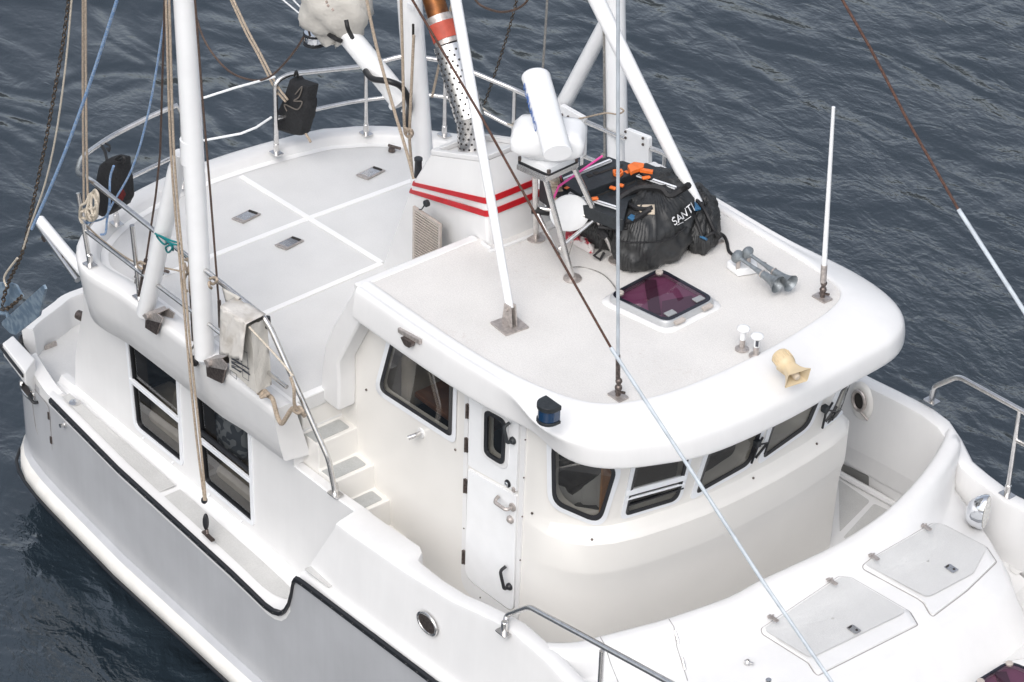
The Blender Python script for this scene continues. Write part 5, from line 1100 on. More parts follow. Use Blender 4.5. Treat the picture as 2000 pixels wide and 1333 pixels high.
# rusty and sheathed stays
def stay(pts, y, name, lab):
    P = [W(a, b, y=y) for a, b in pts]; return P
P = stay([(760, -75), (805, 0), (938, 225), (1070, 463), (1195, 683)], -2.0, '', ''); ST1 = MB().tube(P, .009, 6).build('forestay', RUST, BOAT, label='rusty wire stay crossing the roof, sheathed white lower down')
Q = stay([(1193, 680), (1340, 905), (1490, 1137), (1650, 1370)], -2.0, '', '')+[V((6.3, -.25, 4.15))]; MB().tube(Q, .0135, 8).build('stay_sheath', SHEA, ST1)
P = [W(a, b, y=2.25) for a, b in ((1600, -85), (1645, 0), (1700, 95), (1772, 235), (1873, 412))]; ST2 = MB().tube(P, .012, 6).build('forestay', RUST, BOAT, label='rusty wire stay over the water, sheathed white at its lower end')
MB().tube([W(a, b, y=2.25) for a, b in ((1872, 410), (2000, 608), (2060, 700))]+[V((6.3, .25, 4.15))], .018, 8).build('stay_sheath', SHEA, ST2)
for pts, y in (([(1070, -20), (1066, 50), (1060, 140)], 1.6), ([(1178, -20), (1180, 130), (1181, 308)], 2.2)):
    MB().tube([W(a, b, y=y) for a, b in pts], .0105, 6).build('backstay', GREYW, BOAT)
MB().tube([W(1176, 300, y=2.2)+V((0, 0, 0)), W(1180, 312, y=2.2)], .016, 6).build('stay_ferrule', GREYW, BOAT)
for pts in ([(322, -10), (313, 300), (304, 384), (285, 510), (271, 578)], [(380, -10), (395, 190), (411, 380), (429, 614), (430, 640)]):
    MB().tube([W(a, b, y=PY+.01) for a, b in pts], .009, 6).build('pole_guy', ROPED, BOAT)
MB().tube([W(285, 508, y=PY), W(272, 578, y=PY)], .018, 8).build('turnbuckle', BRNZ, BOAT); MB().tube([W(428, 588, y=PY), W(430, 640, y=PY)], .016, 8).build('turnbuckle', BRNZ, BOAT)
# ============================================================ loose things
def rope(name, pts, y, r_, m_, label, cat='rope', group=None, n=6, yy=None):
    P = [W(a, b, y=(y if yy is None else yy[i])) for i, (a, b) in enumerate(pts)]
    return solo(MB().tube(spl(P, n) if len(P) > 2 else P, r_, 8), name, m_, label, cat, group)
rope('rope', [(162, -10), (162, 200), (164, 400)], -2.2, .0105, ROPE, 'left tan line of the pair tied off at the quarter railing corner', group='halyards')
rope('rope', [(167, -10), (168, 200), (170, 330), (172, 400)], -2.2, .0105, ROPE, 'right tan line of the pair tied off at the quarter railing corner', group='halyards')
rope('rope', [(324, -10), (334, 300), (352, 520), (368, 700), (383, 850), (399, 978)], -2.28, .0105, ROPE, 'left fall of the tan tackle running down past the starboard pole to the side deck', group='halyards')
rope('rope', [(330, -10), (340, 300), (358, 520), (374, 700), (390, 850), (402, 978)], -2.27, .0105, ROPE, 'right fall of the tan tackle running down past the starboard pole to the side deck', group='halyards')
t = thing('tackle_block', 'black block and shackle holding the tan tackle to the side deck', 'block', W(405, 1045, z=2.03))
m = MB(); c = W(402, 1020, y=-2.27); m.ball(c, (.025, .03, .09), 12, 8); m.ball(W(399, 978, y=-2.27), (.03, .03, .035), 10, 6); m.build('block', RUB, t)
m = MB(); m.tube([W(404, 1034, y=-2.26), W(405, 1044, z=2.04)], .014, 8); c = W(407, 1048, z=2.035); m.prism(rnd2([c+V((-.08, -.02, 0)), c+V((.09, -.03, 0)), c+V((.09, .01, 0)), c+V((-.08, .02, 0))], .01), (0, 0, .012)); m.build('shackle', BRNZ, t)
m = MB(); c = W(379, 706, y=PY-.05); m.ball(c, (.05, .03, .05), 12, 8); m.build('sheave_block', RUB, BOAT)
rope('rope', [(375, 470), (377, 600), (383, 660), (372, 690), (376, 706)], PY-.03, .008, GREYW, 'thin grey line hanging down beside the starboard pole', 'cord')
rope('blue_rope', [(232, -10), (205, 75), (170, 180), (130, 290), (95, 375), (62, 448)], -2.5, .0135, BLUE, 'thick blue rope running down the far left beside the chain', group='blue ropes')
rope('blue_rope', [(328, -10), (322, 30), (300, 170), (280, 262), (262, 320), (246, 355), (222, 395), (205, 425), (180, 434), (164, 437)], -2.14, .009, BLUE, 'thin blue rope looping across the mesh bag to the railing corner', group='blue ropes')
rope('blue_rope', [(222, 325), (215, 350), (214, 395), (209, 430), (206, 456), (197, 459)], -2.10, .010, BLUE, 'short blue rope end hanging out of the left mesh bag', group='blue ropes')
rope('rope', [(141, -10), (128, 130), (110, 260), (88, 360), (60, 440), (45, 487)], -2.5, .008, ROPEW, 'thin pale line hanging beside the long chain')
rope('rope', [(34, 505), (15, 530), (8, 545), (12, 560)], -2.5, .010, ROPEW, 'short pale rope curling into the galvanised fin')
rope('rope', [(377, -5), (385, 40), (405, 90), (445, 138), (490, 157), (525, 152), (560, 120), (592, 75), (610, 30), (618, -10)], .1, .010, ROPED, 'thin brown line sagging in a deep loop from the boom to the starboard pole', 'line')
rope('rope', [(922, -8), (940, 12), (975, 24), (1005, 20), (1025, 8), (1035, -8)], .4, .010, ROPED, 'thin brown line hanging in a shallow loop at the top edge', 'line')
rope('rope', [(446, -10), (478, 60), (505, 110), (535, 170), (558, 200)], .3, .011, ROPE, 'left strand of the tan pair slanting down to the mesh bag on the railing', group='boom tackle')
rope('rope', [(451, -10), (484, 60), (511, 110), (540, 166), (562, 196)], .3, .011, ROPE, 'right strand of the tan pair slanting down to the mesh bag on the railing', group='boom tackle')
rope('rope', [(540, -10), (600, 40)], .05, .007, PAINT, 'thin white line leading to the canvas cover on the boom, lower of two', 'line'); rope('rope', [(562, -10), (602, 30)], .05, .007, PAINT, 'thin white line leading to the canvas cover on the boom, upper of two', 'line')
rope('rope', [(714, -10), (735, 90), (768, 210), (795, 300), (808, 350)], .05, .014, ROPE, 'tan halyard slanting down in front of the mast foot')
rope('rope', [(783, -10), (786, 100), (790, 250), (795, 258)], .15, .013, ROPE, 'tan halyard hanging just aft of the mast')
rope('rope', [(808, 70), (804, 160), (800, 258), (802, 300), (806, 345)], .2, .013, ROPE, 'tan halyard leaving the mast slot and knotted at the gooseneck')
rope('rope', [(886, -10), (870, 70), (855, 140), (844, 190)], 1.2, .012, ROPE, 'tan line slanting down behind the exhaust pipe')
rope('rope', [(927, 200), (960, 225), (985, 240), (1004, 247)], 2.1, .008, ROPEW, 'pale cord stretched between the stanchions behind the exhaust')
rope('rope', [(1004, 247), (1040, 242), (1100, 238), (1140, 231), (1182, 222), (1205, 224), (1218, 218), (1212, 212)], 2.15, .008, ROPE, 'tan cord tied round the port pole and stretched along the railing')
rope('rope', [(167, 440), (200, 470), (240, 500), (267, 514), (300, 520), (360, 532)], -2.1, .008, ROPE, 'thin tan line stretched along the lower starboard rail')
# knots and coils
def coil(cpx, cpy, y, w_, h_, r_, m_, label, n=26, depth=.08):
    c = W(cpx, cpy, y=y); P = []; ph = 0
    for k in range(n*8):
        a = k/8*2*math.pi*1.02; q = k/(n*8)
        wv = w_*(.45+.5*abs(math.sin(q*7+1))); hv = h_*(.5+.45*math.sin(q*11+2)**2)
        P.append(c+rt*(math.cos(a)*wv*.5+.25*w_*math.sin(q*17))+V((0, 0, 1))*(math.sin(a)*hv*.5+h_*.22*math.cos(q*9))-fw*(depth*(.5*math.sin(q*23)+.5)))
    return solo(MB().tube(P, r_, 6), 'rope_coil', m_, label, 'rope coil')
c = W(172, 400, y=-2.14)
def hank(pts_list, y, r_, m_, label, name='rope_coil'):
    m = MB()
    for pts in pts_list: m.tube(spl([W(a, b, y=y-.02*(i % 3)) for i, (a, b) in enumerate(pts)], 6), r_, 8)
    return solo(m, name, m_, label, 'rope coil')
hank([[(178, 378), (172, 400), (168, 420), (176, 432), (188, 425), (190, 400), (182, 380), (186, 372), (192, 385), (189, 415), (180, 428), (170, 412)],
      [(160, 412), (175, 408), (180, 420), (170, 428), (158, 424), (160, 414), (172, 414), (184, 408), (188, 398)],
      [(181, 376), (178, 400), (183, 424)], [(187, 374), (187, 400), (186, 420)], [(175, 380), (168, 396), (158, 404), (156, 425), (160, 436)], [(190, 378), (192, 395), (184, 408), (176, 405), (172, 418), (178, 430)]], -2.2, .012, ROPEW, 'tangled hank of cream rope tied on the quarter railing corner')
hank([[(362, 508), (371, 512), (370, 530), (362, 540), (358, 560), (365, 570)], [(366, 506), (374, 520), (371, 545), (372, 572), (378, 578)], [(360, 515), (366, 530), (372, 512)]], -2.18, .013, ROPE, 'small tan rope hank hanging on the top rail between the two starboard poles')
hank([[(410, 545), (420, 543), (424, 549), (416, 556), (409, 552), (409, 560), (413, 564)]], -2.2, .012, ROPE, 'short tan lashing round the top rail beside the starboard pole')
hank([[(272, 513), (280, 520), (276, 526), (268, 518), (274, 512), (283, 516)]], -2.14, .010, ROPE, 'small tan knot on the lower starboard rail')
hank([[(790, 250), (800, 256), (804, 264), (796, 268), (792, 258), (802, 254), (806, 262), (800, 272)]], .1, .012, ROPE, 'tan knot where the halyards meet at the foot of the mast')
hank([[(303, 457), (318, 466), (338, 478), (352, 477), (332, 470), (306, 460), (320, 478), (330, 474), (336, 486), (328, 494), (324, 484), (336, 480), (338, 490)]], -2.25, .008, TEAL, 'teal cord lashing round the raked pole strut', 'cord')
# rope running from the liferaft pouch to the stair rail
rope('mooring_tail', [(505, 768), (518, 772), (532, 780), (541, 812), (550, 828), (560, 815), (570, 800), (583, 798), (590, 806), (596, 814)], -2.2, .020, ROPE, 'frayed tan rope looping from the canvas pouch to the stair handrail')
hank([[(512, 765), (520, 772), (510, 776), (516, 764), (524, 770)]], -2.22, .016, ROPE, 'tan rope knot directly under the canvas pouch')
hank([[(574, 796), (588, 802), (582, 808), (574, 802), (586, 796), (592, 806), (582, 800), (575, 790), (574, 760), (568, 738)]], -2.22, .014, ROPE, 'tan rope knot below the stair handrail with its line running up')
rope('rope', [(487, 640), (520, 675), (550, 708), (572, 735)], -2.36, .009, ROPEW, 'pale cord drawn tight from the canvas pouch to the handrail', 'cord')
# ---- mesh bags on the railings
def meshbag(outline, y, dpt, label, extra=None):
    P = [W(a, b, y=y) for a, b in outline]; top_ = max(P, key=lambda p: p.z)
    t = thing('mesh_bag', label, 'bag', V((top_.x, top_.y, min(p.z for p in P))), 'black mesh bags hung on the railings')
    cen = sum(P, V((0, 0, 0)))/len(P); rs = []; P = rnd2(P, .012, 3)
    cen = sum(P, V((0, 0, 0)))/len(P)
    for k, dd in ((.86, -.5), (.97, -.42), (1.0, -.2), (1.0, .2), (.97, .42), (.86, .5)):
        rs.append([cen+(p-cen)*k+V((0, dd*dpt, 0))+V((0, .012*math.sin(p.z*40+dd*9), 0)) for p in P])
    m = MB(); m.loft(rs); m.build('bag_body', MESHM, t, ang=60); return t, P
t, P = meshbag([(205, 318), (222, 306), (244, 308), (246, 345), (249, 392), (243, 402), (214, 421), (198, 412), (200, 350)], -1.85, .16, 'black mesh bag hanging at the corner of the starboard quarter railing')
m = MB(); m.tube(spl([W(226, 312, y=-1.93), W(236, 305, y=-1.93), W(243, 310, y=-1.93), W(240, 318, y=-1.93), W(228, 318, y=-1.93)], 5), .012, 6); m.build('bag_hoop', BLK, t)
m = MB(); m.tube(spl([W(199, 286, y=-1.6), W(205, 297, y=-1.7), W(209, 315, y=-1.85)], 4), .014, 6); m.tube(spl([W(206, 281, y=-1.6), W(214, 286, y=-1.65), W(213, 296, y=-1.7), W(209, 290, y=-1.7)], 4), .010, 6); m.build('hanging_strap', BLK, t)
m = MB(); m.prism([W(240, 368, y=-1.955), W(246, 380, y=-1.955), W(236, 400, y=-1.955), W(226, 396, y=-1.955)], (0, -.004, 0)); m.build('red_panel', mat('dull_red', (.16, .015, .015), .8, noise=.6, nscale=30), t)
t, P = meshbag([(577, 150), (583, 158), (612, 167), (608, 195), (611, 212), (605, 235), (597, 263), (578, 262), (543, 248), (540, 238), (550, 215), (562, 190)], .42, .14, 'black mesh bag full of rope hanging tilted on the aft railing')
m = MB(); m.tube(spl([W(575, 149, y=.4), W(579, 140, y=.35), W(582, 152, y=.4)], 4), .012, 6); m.build('hanging_strap', BLK, t)
m = MB(); m.tube(spl([W(577, 185, y=.34), W(590, 170, y=.34), W(584, 190, y=.34), (W(574, 198, y=.34)), W(590, 200, y=.34), W(580, 215, y=.34), W(556, 205, y=.34), W(560, 218, y=.34)], 5), .007, 5); m.build('rope_inside', mat('dim_rope', (.14, .125, .11), .9), t)
rope('rope', [(597, 262), (602, 270), (607, 279)], .4, .012, ROPE, 'short frayed rope tail hanging below the tilted mesh bag')
# ---- canvas pouch (rescue sling) on the top rail
t = thing('rescue_sling_pouch', 'weathered canvas pouch with printed instructions hanging on the top rail beside the stair', 'pouch', W(480, 760, y=-2.25))
yv = -2.30
def cl(a, b, d=0): return W(a, b, y=yv-d)
body = [(449, 600), (519, 624), (531, 752), (499, 770), (448, 724)]
m = MB(); fr_ = [cl(449, 612), cl(490, 640), cl(500, 769), cl(448, 722)]; bk_ = [p+V((0.0, .26, 0)) for p in fr_]
nx, ny = 10, 14
def bil(q, u_, v_): return q[0].lerp(q[1], u_).lerp(q[3].lerp(q[2], u_), v_)
def cloth(mb, q, nx, ny, amp, seed=0, nrm=V((0, -1, 0))):
    rows = []
    for j in range(ny+1):
        rows.append([bil(q, i/nx, j/ny)+nrm*(amp*(math.sin(i*1.3+j*.7+seed)+.6*math.sin(i*2.9-j*1.9+seed*2))*math.sin(math.pi*i/nx)**.5*1.0 if 0 < i < nx else nrm*0*1.0 if False else nrm*0) if False else bil(q, i/nx, j/ny)+nrm*(amp*(math.sin(i*1.3+j*.7+seed)+.6*math.sin(i*2.9-j*1.9+seed*2))*(1 if 0 < i < nx else 0)) for i in range(nx+1)])
    mb.loft(rows, closed=False)
R_ = [cl(490, 636), W(521, 622, y=-2.14), W(531, 752, y=-2.14), cl(500, 769)]
cloth(m, [cl(447, 608), cl(490, 636), cl(500, 769), cl(448, 722)], 10, 14, .006, 1); cloth(m, R_, 6, 14, .008, 3, V((.7, -.7, 0)))
cloth(m, [W(449, 585, y=-2.14), W(521, 622, y=-2.14), W(531, 752, y=-2.14), W(449, 715, y=-2.14)], 8, 8, .0, 1)
m.build('pouch_body', CANV2, t, ang=70)
m = MB(); m.sheet([cl(448, 722), cl(500, 769), W(531, 752, y=-2.14), W(449, 715, y=-2.14)]); m.build('pouch_bottom', CANV2, t)
m = MB(); cloth(m, [W(430, 598, y=-2.38), W(480, 634, y=-2.38), W(472, 706, y=-2.42), W(428, 692, y=-2.42)], 10, 12, .012, 5); cloth(m, [W(462, 578, y=-2.16), W(519, 614, y=-2.16), W(480, 634, y=-2.38), W(430, 598, y=-2.38)], 9, 6, .007, 2, V((0, -.5, .8))); cloth(m, [W(430, 598, y=-2.38), W(462, 578, y=-2.16), W(456, 600, y=-2.16), W(429, 640, y=-2.38)], 3, 3, .0)
m.build('pouch_flap', CANV, t, ang=70, solid=.006)
m = MB(); cloth(m, [W(433, 562, y=-2.19), W(468, 582, y=-2.19), W(458, 600, y=-2.2), W(440, 590, y=-2.2)], 5, 4, .003); m.build('rail_wrap', CANV2, t, solid=.006)
m = MB()
for (a, b, c_, d_) in ((452, 700, 486, 722), (452, 708, 486, 731), (452, 716, 470, 728), (474, 724, 488, 733)): m.bar(cl(a, b, .012), cl(c_, d_, .012), .002, .012, (0, 0, 1))
for q in ([(470, 682), (482, 690), (486, 745), (474, 737)], [(450, 724), (462, 732), (462, 742), (450, 732)]):
    pts = [cl(a, b, .012) for a, b in q]
    for i in range(4): m.tube([pts[i], pts[(i+1) % 4]], .002, 4)
for k in range(7): m.bar(cl(452, 694-0+k*4, .012), cl(452+14+(k*7) % 12, 703+k*4, .012), .002, .005, (0, 0, 1))
m.build('printed_diagram', INK, t)
m = MB(); m.tube([W(521, 620, y=-2.13), W(523, 640, y=-2.13)], .03, 8); m.build('rail_clip', DKPL, t)
# ---- canvas bundle on the boom
t = thing('boom_cover', 'pale canvas cover bundled round the top of the boom with black straps', 'cover', W(650, 90, y=.1))
bc_ = W(655, 22, y=.05); m = MB(); NU, NV = 26, 18; rows = []
for j in range(NV+1):
    th = math.pi*j/NV; row = []
    for i in range(NU):
        a = 2*math.pi*i/NU; rr__ = 1.02+.16*math.sin(2*a+1.3*th)+.09*math.sin(5*a-4*th)+.05*math.sin(11*a+7*th)+.04*math.sin(9*th+3*a)
        row.append(bc_+rt*(math.sin(th)*math.cos(a)*.27*rr__)+V((0, 0, 1))*(math.cos(th)*.27*rr__-.02)+fw*(math.sin(th)*math.sin(a)*.20*rr__))
    rows.append(row)
m.loft(rows, caps=False); m.build('canvas', CANV2, t, ang=80)
m = MB(); m.tube(spl([W(676, 40, y=-.2), W(680, 58, y=-.2), W(688, 74, y=-.05)], 5), .02, 8); m.build('strap', BLK, t)
m = MB(); m.tube(spl([W(640, 66, y=.0), W(655, 76, y=-.05), W(666, 81, y=.0)], 5), .022, 8); m.build('strap', BLK, t)
m = MB(); 
for a, b in ((638, 5), (641, 12), (650, 20)): m.lathe(W(a, b, y=-.21), fw*-1, [(.012, -.02), (.012, .02), (0, .02)], 8)
m.build('eyelets', BRNZ, t)
m = MB(); c = W(614, 75, y=.1); m.lathe(c, (0, 0, -1), [(.09, -.06), (.09, .04), (.07, .07), (0, .08)], 18); m.build('lamp_bowl', CHROME, t); m = MB(); m.tube([c+V((math.cos(a)*.095, math.sin(a)*.095, -.05)) for a in [k*math.pi/8 for k in range(16)]], .009, 6, closed=True); m.tube([c+V((math.cos(a)*.095, math.sin(a)*.095, .04)) for a in [k*math.pi/8 for k in range(16)]], .009, 6, closed=True); m.build('lamp_cage', RUB, t)
# ---- chains and the galvanised stabiliser fin hanging astern
def chain(name, pts, y, wire, label):
    P = spl([W(a, b, y=y) for a, b in pts], 12); L_ = [0]
    for a, b in zip(P, P[1:]): L_.append(L_[-1]+(b-a).length)
    m = MB(); s_ = 0; k = 0; pitch = wire*5.2
    while s_ < L_[-1]-pitch:
        i = max(j for j in range(len(L_)) if L_[j] <= s_); d = (P[i+1]-P[i]).normalized(); c = P[i]+d*(s_-L_[i]); u = d.orthogonal().normalized(); v = d.cross(u); a = k*math.pi/2+.4; uu = u*math.cos(a)+v*math.sin(a)
        m.tube([c+d*(math.cos(q)*wire*3.3)+uu*(math.sin(q)*wire*1.9) for q in [j*math.pi/4 for j in range(8)]], wire*.5*1.3, 4, closed=True); s_ += pitch; k += 1
    return solo(m, name, CHN, label, 'chain')
YF = -1.9
chain('chain', [(136, -10), (122, 90), (105, 190), (85, 300), (62, 410), (45, 490), (20, 545), (12, 562)], -2.45, .0085, 'long rusty chain hanging down the far left to the galvanised fin')
chain('chain', [(1012, -10), (995, 55), (975, 120), (958, 170), (944, 210)], 2.45, .007, 'rusty chain hanging beyond the railing near the exhaust pipe')
t = thing('stabiliser_fin', 'galvanised steel stabiliser fin with folded plates hanging from its chain off the stern', 'stabiliser fin', W(40, 640, y=-2.35))
yf = -2.40
def fn(a, b, y=yf): return W(a, b, y=y)
m = MB(); m.prism([fn(0, 553), fn(18, 553), fn(31, 558), fn(39, 573), fn(44, 580), fn(20, 596), fn(-10, 606), fn(-10, 553)], (0, .02, 0)); m.build('fin_plate', GALV, t)
P = [fn(84, 558, -2.6), fn(88, 566, -2.6), fn(76, 618, -2.5), fn(30, 655, -2.45), fn(20, 652, -2.42), fn(4, 636, -2.4), fn(3, 630, -2.4)]
m = MB(); m.prism(P, (.015, .015, .01)); m.build('fin_plate', GALV, t)
m = MB(); m.tube([fn(-5, 612), fn(14, 614), fn(22, 640)], .02, 8); m.build('fin_bar', GALV, t)
chain('chain', [(6, 604), (14, 604), (28, 594), (42, 580), (46, 576)], -2.47, .010, 'short rusty chain lying across the galvanised fin'); chain('chain', [(14, 560), (8, 580), (4, 606)], -2.47, .010, 'short rusty chain hanging down over the first fin plate')
# ---- folded workbench on top of the duffel, with bar clamps
wb = [W(1052, 352, z=5.55), W(1192, 305, z=5.55), W(1330, 362, z=5.50), W(1218, 428, z=5.50)]
t = thing('folding_workbench', 'folded black plastic workbench with aluminium tracks and orange clamps lying on the duffel bag', 'workbench', V((wb[0].x, wb[0].y, 5.3)))
P = lambda a, b, z=5.55: W(a, b, z=z)
def slab(mb, pts, z, th, r_=.015): mb.prism(rnd2([W(a, b, z=z) for a, b in pts], r_), (0, 0, -th))
m = MB(); slab(m, [(1053, 350), (1188, 306), (1230, 322), (1112, 392), (1100, 385)], 5.54, .20); m.build('rear_panel', DKPL, t, bevel=.006)
m = MB(); slab(m, [(1094, 356), (1216, 314), (1262, 330), (1132, 380)], 5.585, .10); FP_ = m.build('front_panel', DKPL, t, bevel=.008)
m = MB(); slab(m, [(1104, 388), (1120, 372), (1262, 318), (1325, 345), (1318, 362), (1262, 368), (1228, 392), (1218, 430), (1205, 428)], 5.52, .11); m.build('deck_panel', DKPL, t, bevel=.006)
m = MB(); slab(m, [(1158, 395), (1196, 412), (1208, 428), (1204, 418)], 5.56, .12)
m = MB()
for q in ([(1143, 343), (1152, 340), (1160, 344), (1150, 348)], [(1156, 338), (1165, 335), (1173, 339), (1163, 343)], [(1170, 337), (1216, 321), (1218, 324), (1173, 340)]): m.prism(rnd2([W(a, b, z=5.5865) for a, b in q], .01), (0, 0, .002))
for q in ([(1152, 358), (1180, 346), (1184, 351), (1154, 365)], [(1165, 383), (1190, 373), (1192, 375), (1167, 385)], [(1195, 372), (1222, 358), (1223, 360), (1197, 374)], [(1200, 345), (1225, 352), (1222, 357), (1196, 349)], [(1224, 362), (1240, 354), (1241, 356), (1226, 364)]): m.prism([W(a, b, z=5.5215) for a, b in q], (0, 0, .002))
m.build('moulded_slots', HOLE, t)
for a, b, c_, d_, z in ((1075, 362, 1193, 314, 5.558), (1112, 378, 1208, 408, 5.545), (1236, 340, 1320, 368, 5.55)):
    m = MB(); m.bar(W(a, b, z=z), W(c_, d_, z=z), .035, .018); T_ = m.build('track', ALU, t, bevel=.003)
    m = MB(); m.bar(W(a, b, z=z+.01), W(c_, d_, z=z+.01), .006, .002); m.build('track_groove', HOLE, T_)
for a, b, z, L_, ang_ in ((1130, 372, 5.57, .06, .3), (1160, 389, 5.57, .09, 1.2), (1262, 348, 5.58, .09, 1.2), (1197, 368, 5.56, .07, .4), (1213, 363, 5.56, .06, .4), (1225, 338, 5.58, .06, 0)):
    c = W(a, b, z=z); m = MB(); m.box(c, (L_*.8, .034, .022), Matrix.Rotation(ang_, 3, 'Z')); m.build('clamp_knob', ORG, t, bevel=.008)
m = MB(); m.tube([W(1145, 366, z=5.56), W(1200, 342, z=5.57)], .006, 6); m.build('clamp_rod', mat('copper_rod', (.35, .11, .04), .4, .4), t)
m = MB(); q = rnd2([W(a, b, z=5.59) for a, b in ((1196, 338), (1214, 336), (1218, 342), (1210, 349), (1198, 345))], .01); cq = sum(q, V((0, 0, 0)))/len(q); m.ring(q, [cq+(p-cq)*.6 for p in q], (0, 0, .03)); m.build('clamp_head', ORG, t, bevel=.004)
m = MB(); m.prism(rnd2([W(a, b, z=5.60) for a, b in ((1225, 330), (1238, 323), (1258, 326), (1256, 334), (1238, 340), (1232, 344))], .012), (0, 0, .03)); m.bar(W(1250, 333, z=5.61), W(1275, 337, z=5.60), .035, .025); m.build('trigger_clamp', ORG, t, bevel=.008)
m = MB(); m.bar(W(1252, 337, z=5.58), W(1273, 350, z=5.57), .05, .03); m.build('clamp_grip', RUB, t, bevel=.01)
m = MB(); m.bar(W(1104, 369, z=5.592), W(1110, 366, z=5.592), .03, .003); m.build('orange_badge', ORG, t)
MB_ = MB(); MB_.tube([W(1076, 401, z=5.45), W(1091, 365, z=5.65), W(1176, 306, z=5.68)], .010, 8); solo(MB_, 'pink_rod', PINK, 'bright pink rod lying across the folded workbench', 'rod')
rope('cable', [(1071, 402), (1063, 415), (1059, 425)], .25, .010, DKPL, 'dark cable end at the lower tip of the pink rod', 'cable')
# ---- duffel bag
def bag(name, out, z0, z1, m_, label, cat, th_=None, wob=.02, seed=0, group=None):
    t = thing(name, label, cat, V((0, 0, 5.0))+V((0, 0, 0)), group); pts = [W(a, b, z=z0) for a, b in out]; cen = sum(pts, V((0, 0, 0)))/len(pts); cen.z = z0
    t.location = (cen.x, cen.y, 5.005); OFF[t.name] = V(t.location)
    pts = spl(pts+[pts[0]], 6)[:-1]; rows = []; H = z1-z0
    for j, (k, h) in enumerate(((.80, -1), (.93, -.85), (1.0, -.45), (1.0, 0), (.97, .25), (.90, .5), (.78, .72), (.60, .88), (.38, .97), (.15, 1.0))):
        zz = z0+(h*H if h > 0 else h*(z0-5.008)); row = []
        for i, p in enumerate(pts):
            w_ = 1+wob*math.sin(i*.55+j*.9+seed)+wob*.7*math.sin(i*1.3-j*.5+seed); row.append(V((cen.x+(p.x-cen.x)*k*w_, cen.y+(p.y-cen.y)*k*w_, zz+(.012*math.sin(i*.8+j*1.7) if 0 < j else 0))))
        rows.append(row)
    m = MB(); m.loft(rows); 
    from mathutils import noise as mn
    b = m.build('bag_body', m_, t, subd=2); bpy.context.view_layer.update(); dg = bpy.context.evaluated_depsgraph_get(); me = bpy.data.meshes.new_from_object(b.evaluated_get(dg)); b.modifiers.clear(); b.data = me; me.name = 'bag_body'
    for v in me.vertices:                                       # creases and slack folds
        q = v.co; r1 = mn.noise(V((q.x*3+seed, q.y*9, q.z*7))); r2 = mn.noise(V((q.x*14, q.y*7+seed, q.z*16)))
        v.co = q+v.normal*((-.045*abs(r1)+.02)+(-.018*abs(r2)+.006))
    return t, b, m
NYL = mat('bag_fabric', (.022, .023, .024), .5, noise=.35, nscale=5, bump=.9, bscale=9, spec=.6)
DF_, body, dm = bag('duffel_bag', [(1196, 476), (1200, 436), (1224, 400), (1262, 374), (1320, 372), (1352, 395), (1362, 440), (1340, 475), (1285, 500), (1240, 508), (1208, 498)], 5.16, 5.535, NYL, 'large black duffel bag with white lettering strapped down on the pilothouse roof', 'duffel bag', seed=1)
dbv = BVHTree.FromPolygons([p for p in [v.co+OFF[DF_.name] for v in body.data.vertices]], [tuple(p.vertices) for p in body.data.polygons])
def onbag(px, py, d=.012, bv=None):
    h, nn, _, _ = (bv or dbv).ray_cast(CAM, ray(px, py).normalized())
    if h is None: return None
    if nn.dot(ray(px, py)) > 0: nn = -nn
    return h+nn*d
def onbag2(px, py, d=.014): q = onbag(px, py, d); return q if q else W(px, py, z=5.2)
# lettering follows the bag side: outlined capitals
tm = MB(); vs, fs = meshtext('SANTI', 1, 0.0)
x0 = min(v.x for v in vs); x1 = max(v.x for v in vs); y0 = min(v.y for v in vs); y1 = max(v.y for v in vs)
def maptxt(k, dd):
    out = []
    for v in vs:
        u_, w_ = (v.x-x0)/(x1-x0), (v.y-y0)/(y1-y0); a, b = 1312+u_*38+(w_-.5)*-7, 435-u_*30+(.5-w_)*14
        out.append(onbag2(a, b, dd))
    return out
tm.add(maptxt(1, .020), fs); tm.build('white_lettering', WHT, DF_, smooth=False)
for a, b, c_, d_ in ((1320, 441, 1330, 436), (1334, 432, 1346, 424)):
    MB().tube([onbag2(a, b, .02), onbag2(c_, d_, .02)], .003, 4).build('small_lettering', WHT, DF_)
m = MB(); m.loft([[onbag2(a, b, .012) for a, b in ((1246, 403), (1262, 402), (1278, 402))], [onbag2(a, b, .012) for a, b in ((1248, 412), (1262, 412), (1278, 413))], [onbag2(a, b, .012) for a, b in ((1252, 418), (1264, 420), (1278, 421))]], closed=False); m.build('patch', PATCH, DF_, solid=.004)
def strap(pts, par, w_=.02, name='strap', mt=BLK, d=.02):
    P = [onbag2(a, b, d) for a, b in pts]; return MB().tube(spl(P, 5), w_, 6).build(name, mt, par)
strap([(1232, 404), (1245, 410), (1262, 412), (1270, 408)], DF_); strap([(1270, 412), (1258, 420), (1240, 430), (1222, 436), (1210, 444)], DF_, .022); strap([(1205, 470), (1240, 476), (1300, 468), (1340, 445)], DF_, .008, 'zip')
m = MB(); m.bar(onbag2(1232, 425, .03), onbag2(1242, 430, .03), .06, .02); m.build('buckle', BUCK, DF_, bevel=.005)
bag('dry_bag', [(1128, 452), (1140, 420), (1185, 405), (1225, 420), (1225, 470), (1180, 474), (1150, 466)], 5.10, 5.33, NYL, 'low black bag tucked under the folded workbench behind the dish aerial', 'bag', seed=7)
DB2, body2, dm2 = bag('kit_bag', [(1350, 475), (1335, 440), (1340, 400), (1352, 380), (1378, 392), (1396, 412), (1402, 440), (1400, 462), (1385, 474), (1368, 478)], 5.12, 5.33, NYL, 'smaller black kit bag with straps behind the port strut at the roof edge', 'bag', seed=4, wob=.035)
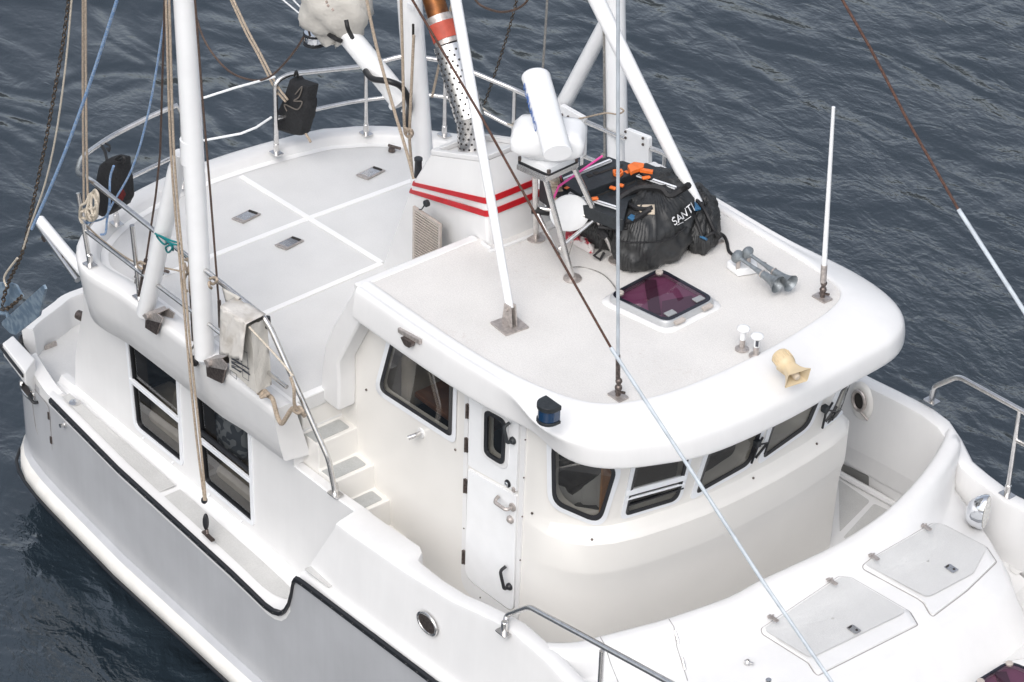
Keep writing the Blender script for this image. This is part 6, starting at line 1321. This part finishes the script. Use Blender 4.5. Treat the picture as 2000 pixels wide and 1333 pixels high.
dbv = BVHTree.FromPolygons([v.co+OFF[DB2.name] for v in body2.data.vertices], [tuple(p.vertices) for p in body2.data.polygons])
strap([(1338, 375), (1360, 392), (1378, 415), (1392, 450), (1404, 460)], DB2, .016); strap([(1345, 398), (1360, 430), (1372, 465)], DB2, .014); strap([(1380, 464), (1392, 456), (1400, 466)], DB2, .014, 'handle')
m = MB(); m.bar(onbag2(1354, 402, .03), onbag2(1360, 412, .03), .06, .02); m.build('buckle', BUCK, DB2, bevel=.005); m = MB(); m.bar(onbag2(1371, 462, .03), onbag2(1380, 466, .03), .06, .02); m.build('buckle', BUCK, DB2, bevel=.005)
P = [W(1402, 455, z=5.10), W(1414, 462, z=5.03), W(1420, 475, z=5.015), W(1424, 492, z=5.015), W(1438, 502, z=5.02), W(1452, 505, z=5.08)]
solo(MB().tube(spl(P, 6), .014, 6), 'webbing_strap', BLK, 'black webbing strap end trailing from the kit bag to the trumpet horns', 'strap')
solo(MB().tube([W(1468, 505, z=5.02), W(1496, 516, z=5.01)], .010, 6), 'webbing_strap', BLK, 'short loose end of black webbing lying beyond the trumpet horns', 'strap')
P = [W(1192, 408, z=5.45), W(1215, 385, z=5.52), W(1250, 368, z=5.56), W(1290, 370, z=5.56), W(1306, 384, z=5.52), W(1330, 372, z=5.55), W(1346, 362, z=5.62)]
solo(MB().tube(spl(P, 5), .028, 6), 'lashing_strap', BLK, 'broad black lashing strap over the duffel bag, looped round the port strut', 'strap')
c = Wl(1340, 385, PF, Wl(1165, 0, PF, MT)); m = MB(); dax = (MT-PF).normalized(); m.tube([c-dax*.02, c+dax*.03], .075, 14); m.tube([c-dax*.09, c-dax*.06], .073, 14); solo(m, 'strap_wrap', BLK, 'black strap turns wrapped round the port roof strut', 'strap')
P = [W(1040, 410, z=5.42), W(1050, 412, z=5.42), W(1072, 414, z=5.40)]; solo(MB().tube(P, .035, 10), 'strap_wrap', BLK, 'black strap knotted round the left leg of the radar stand', 'strap')
P = [W(1168, 444, z=5.38), W(1190, 446, z=5.38), W(1225, 446, z=5.38)]; m = MB().tube(P, .018, 8); m.tube([W(1172, 452, z=5.35), W(1182, 462, z=5.3)], .035, 8); m.tube([W(1178, 462, z=5.3), W(1172, 490, z=5.1), W(1160, 500, z=5.05), W(1172, 508, z=5.02), W(1180, 494, z=5.06)], .012, 6); solo(m, 'strap_wrap', BLK, 'black strap round the right leg of the radar stand with a hanging loop', 'strap')
# red and white folded cloth under the radar stand
def foldcloth(out, label, m_):
    pts = [W(a, b, z=5.01) for a, b in out]; cen = sum(pts, V((0, 0, 0)))/len(pts); pts = spl(pts+[pts[0]], 4)[:-1]
    m = MB(); m.loft([[p for p in pts], [cen+(p-cen)*.97+V((0, 0, .04+.01*math.sin(i))) for i, p in enumerate(pts)], [cen+(p-cen)*.7+V((0, 0, .06+.02*math.sin(i*1.7))) for i, p in enumerate(pts)], [cen+(p-cen)*.3+V((0, 0, .065)) for p in pts]]); return solo(m, 'folded_cloth', m_, label, 'cloth', ang=80)
foldcloth([(1104, 458), (1118, 456), (1140, 475), (1160, 482), (1158, 496), (1145, 492), (1120, 478), (1106, 470)], 'red and white cloth bundled on the roof under the dish aerial', mat('red_white_cloth', (.62, .58, .57), .9, col2=(.42, .05, .07), nscale=11, lo=.47, hi=.53))
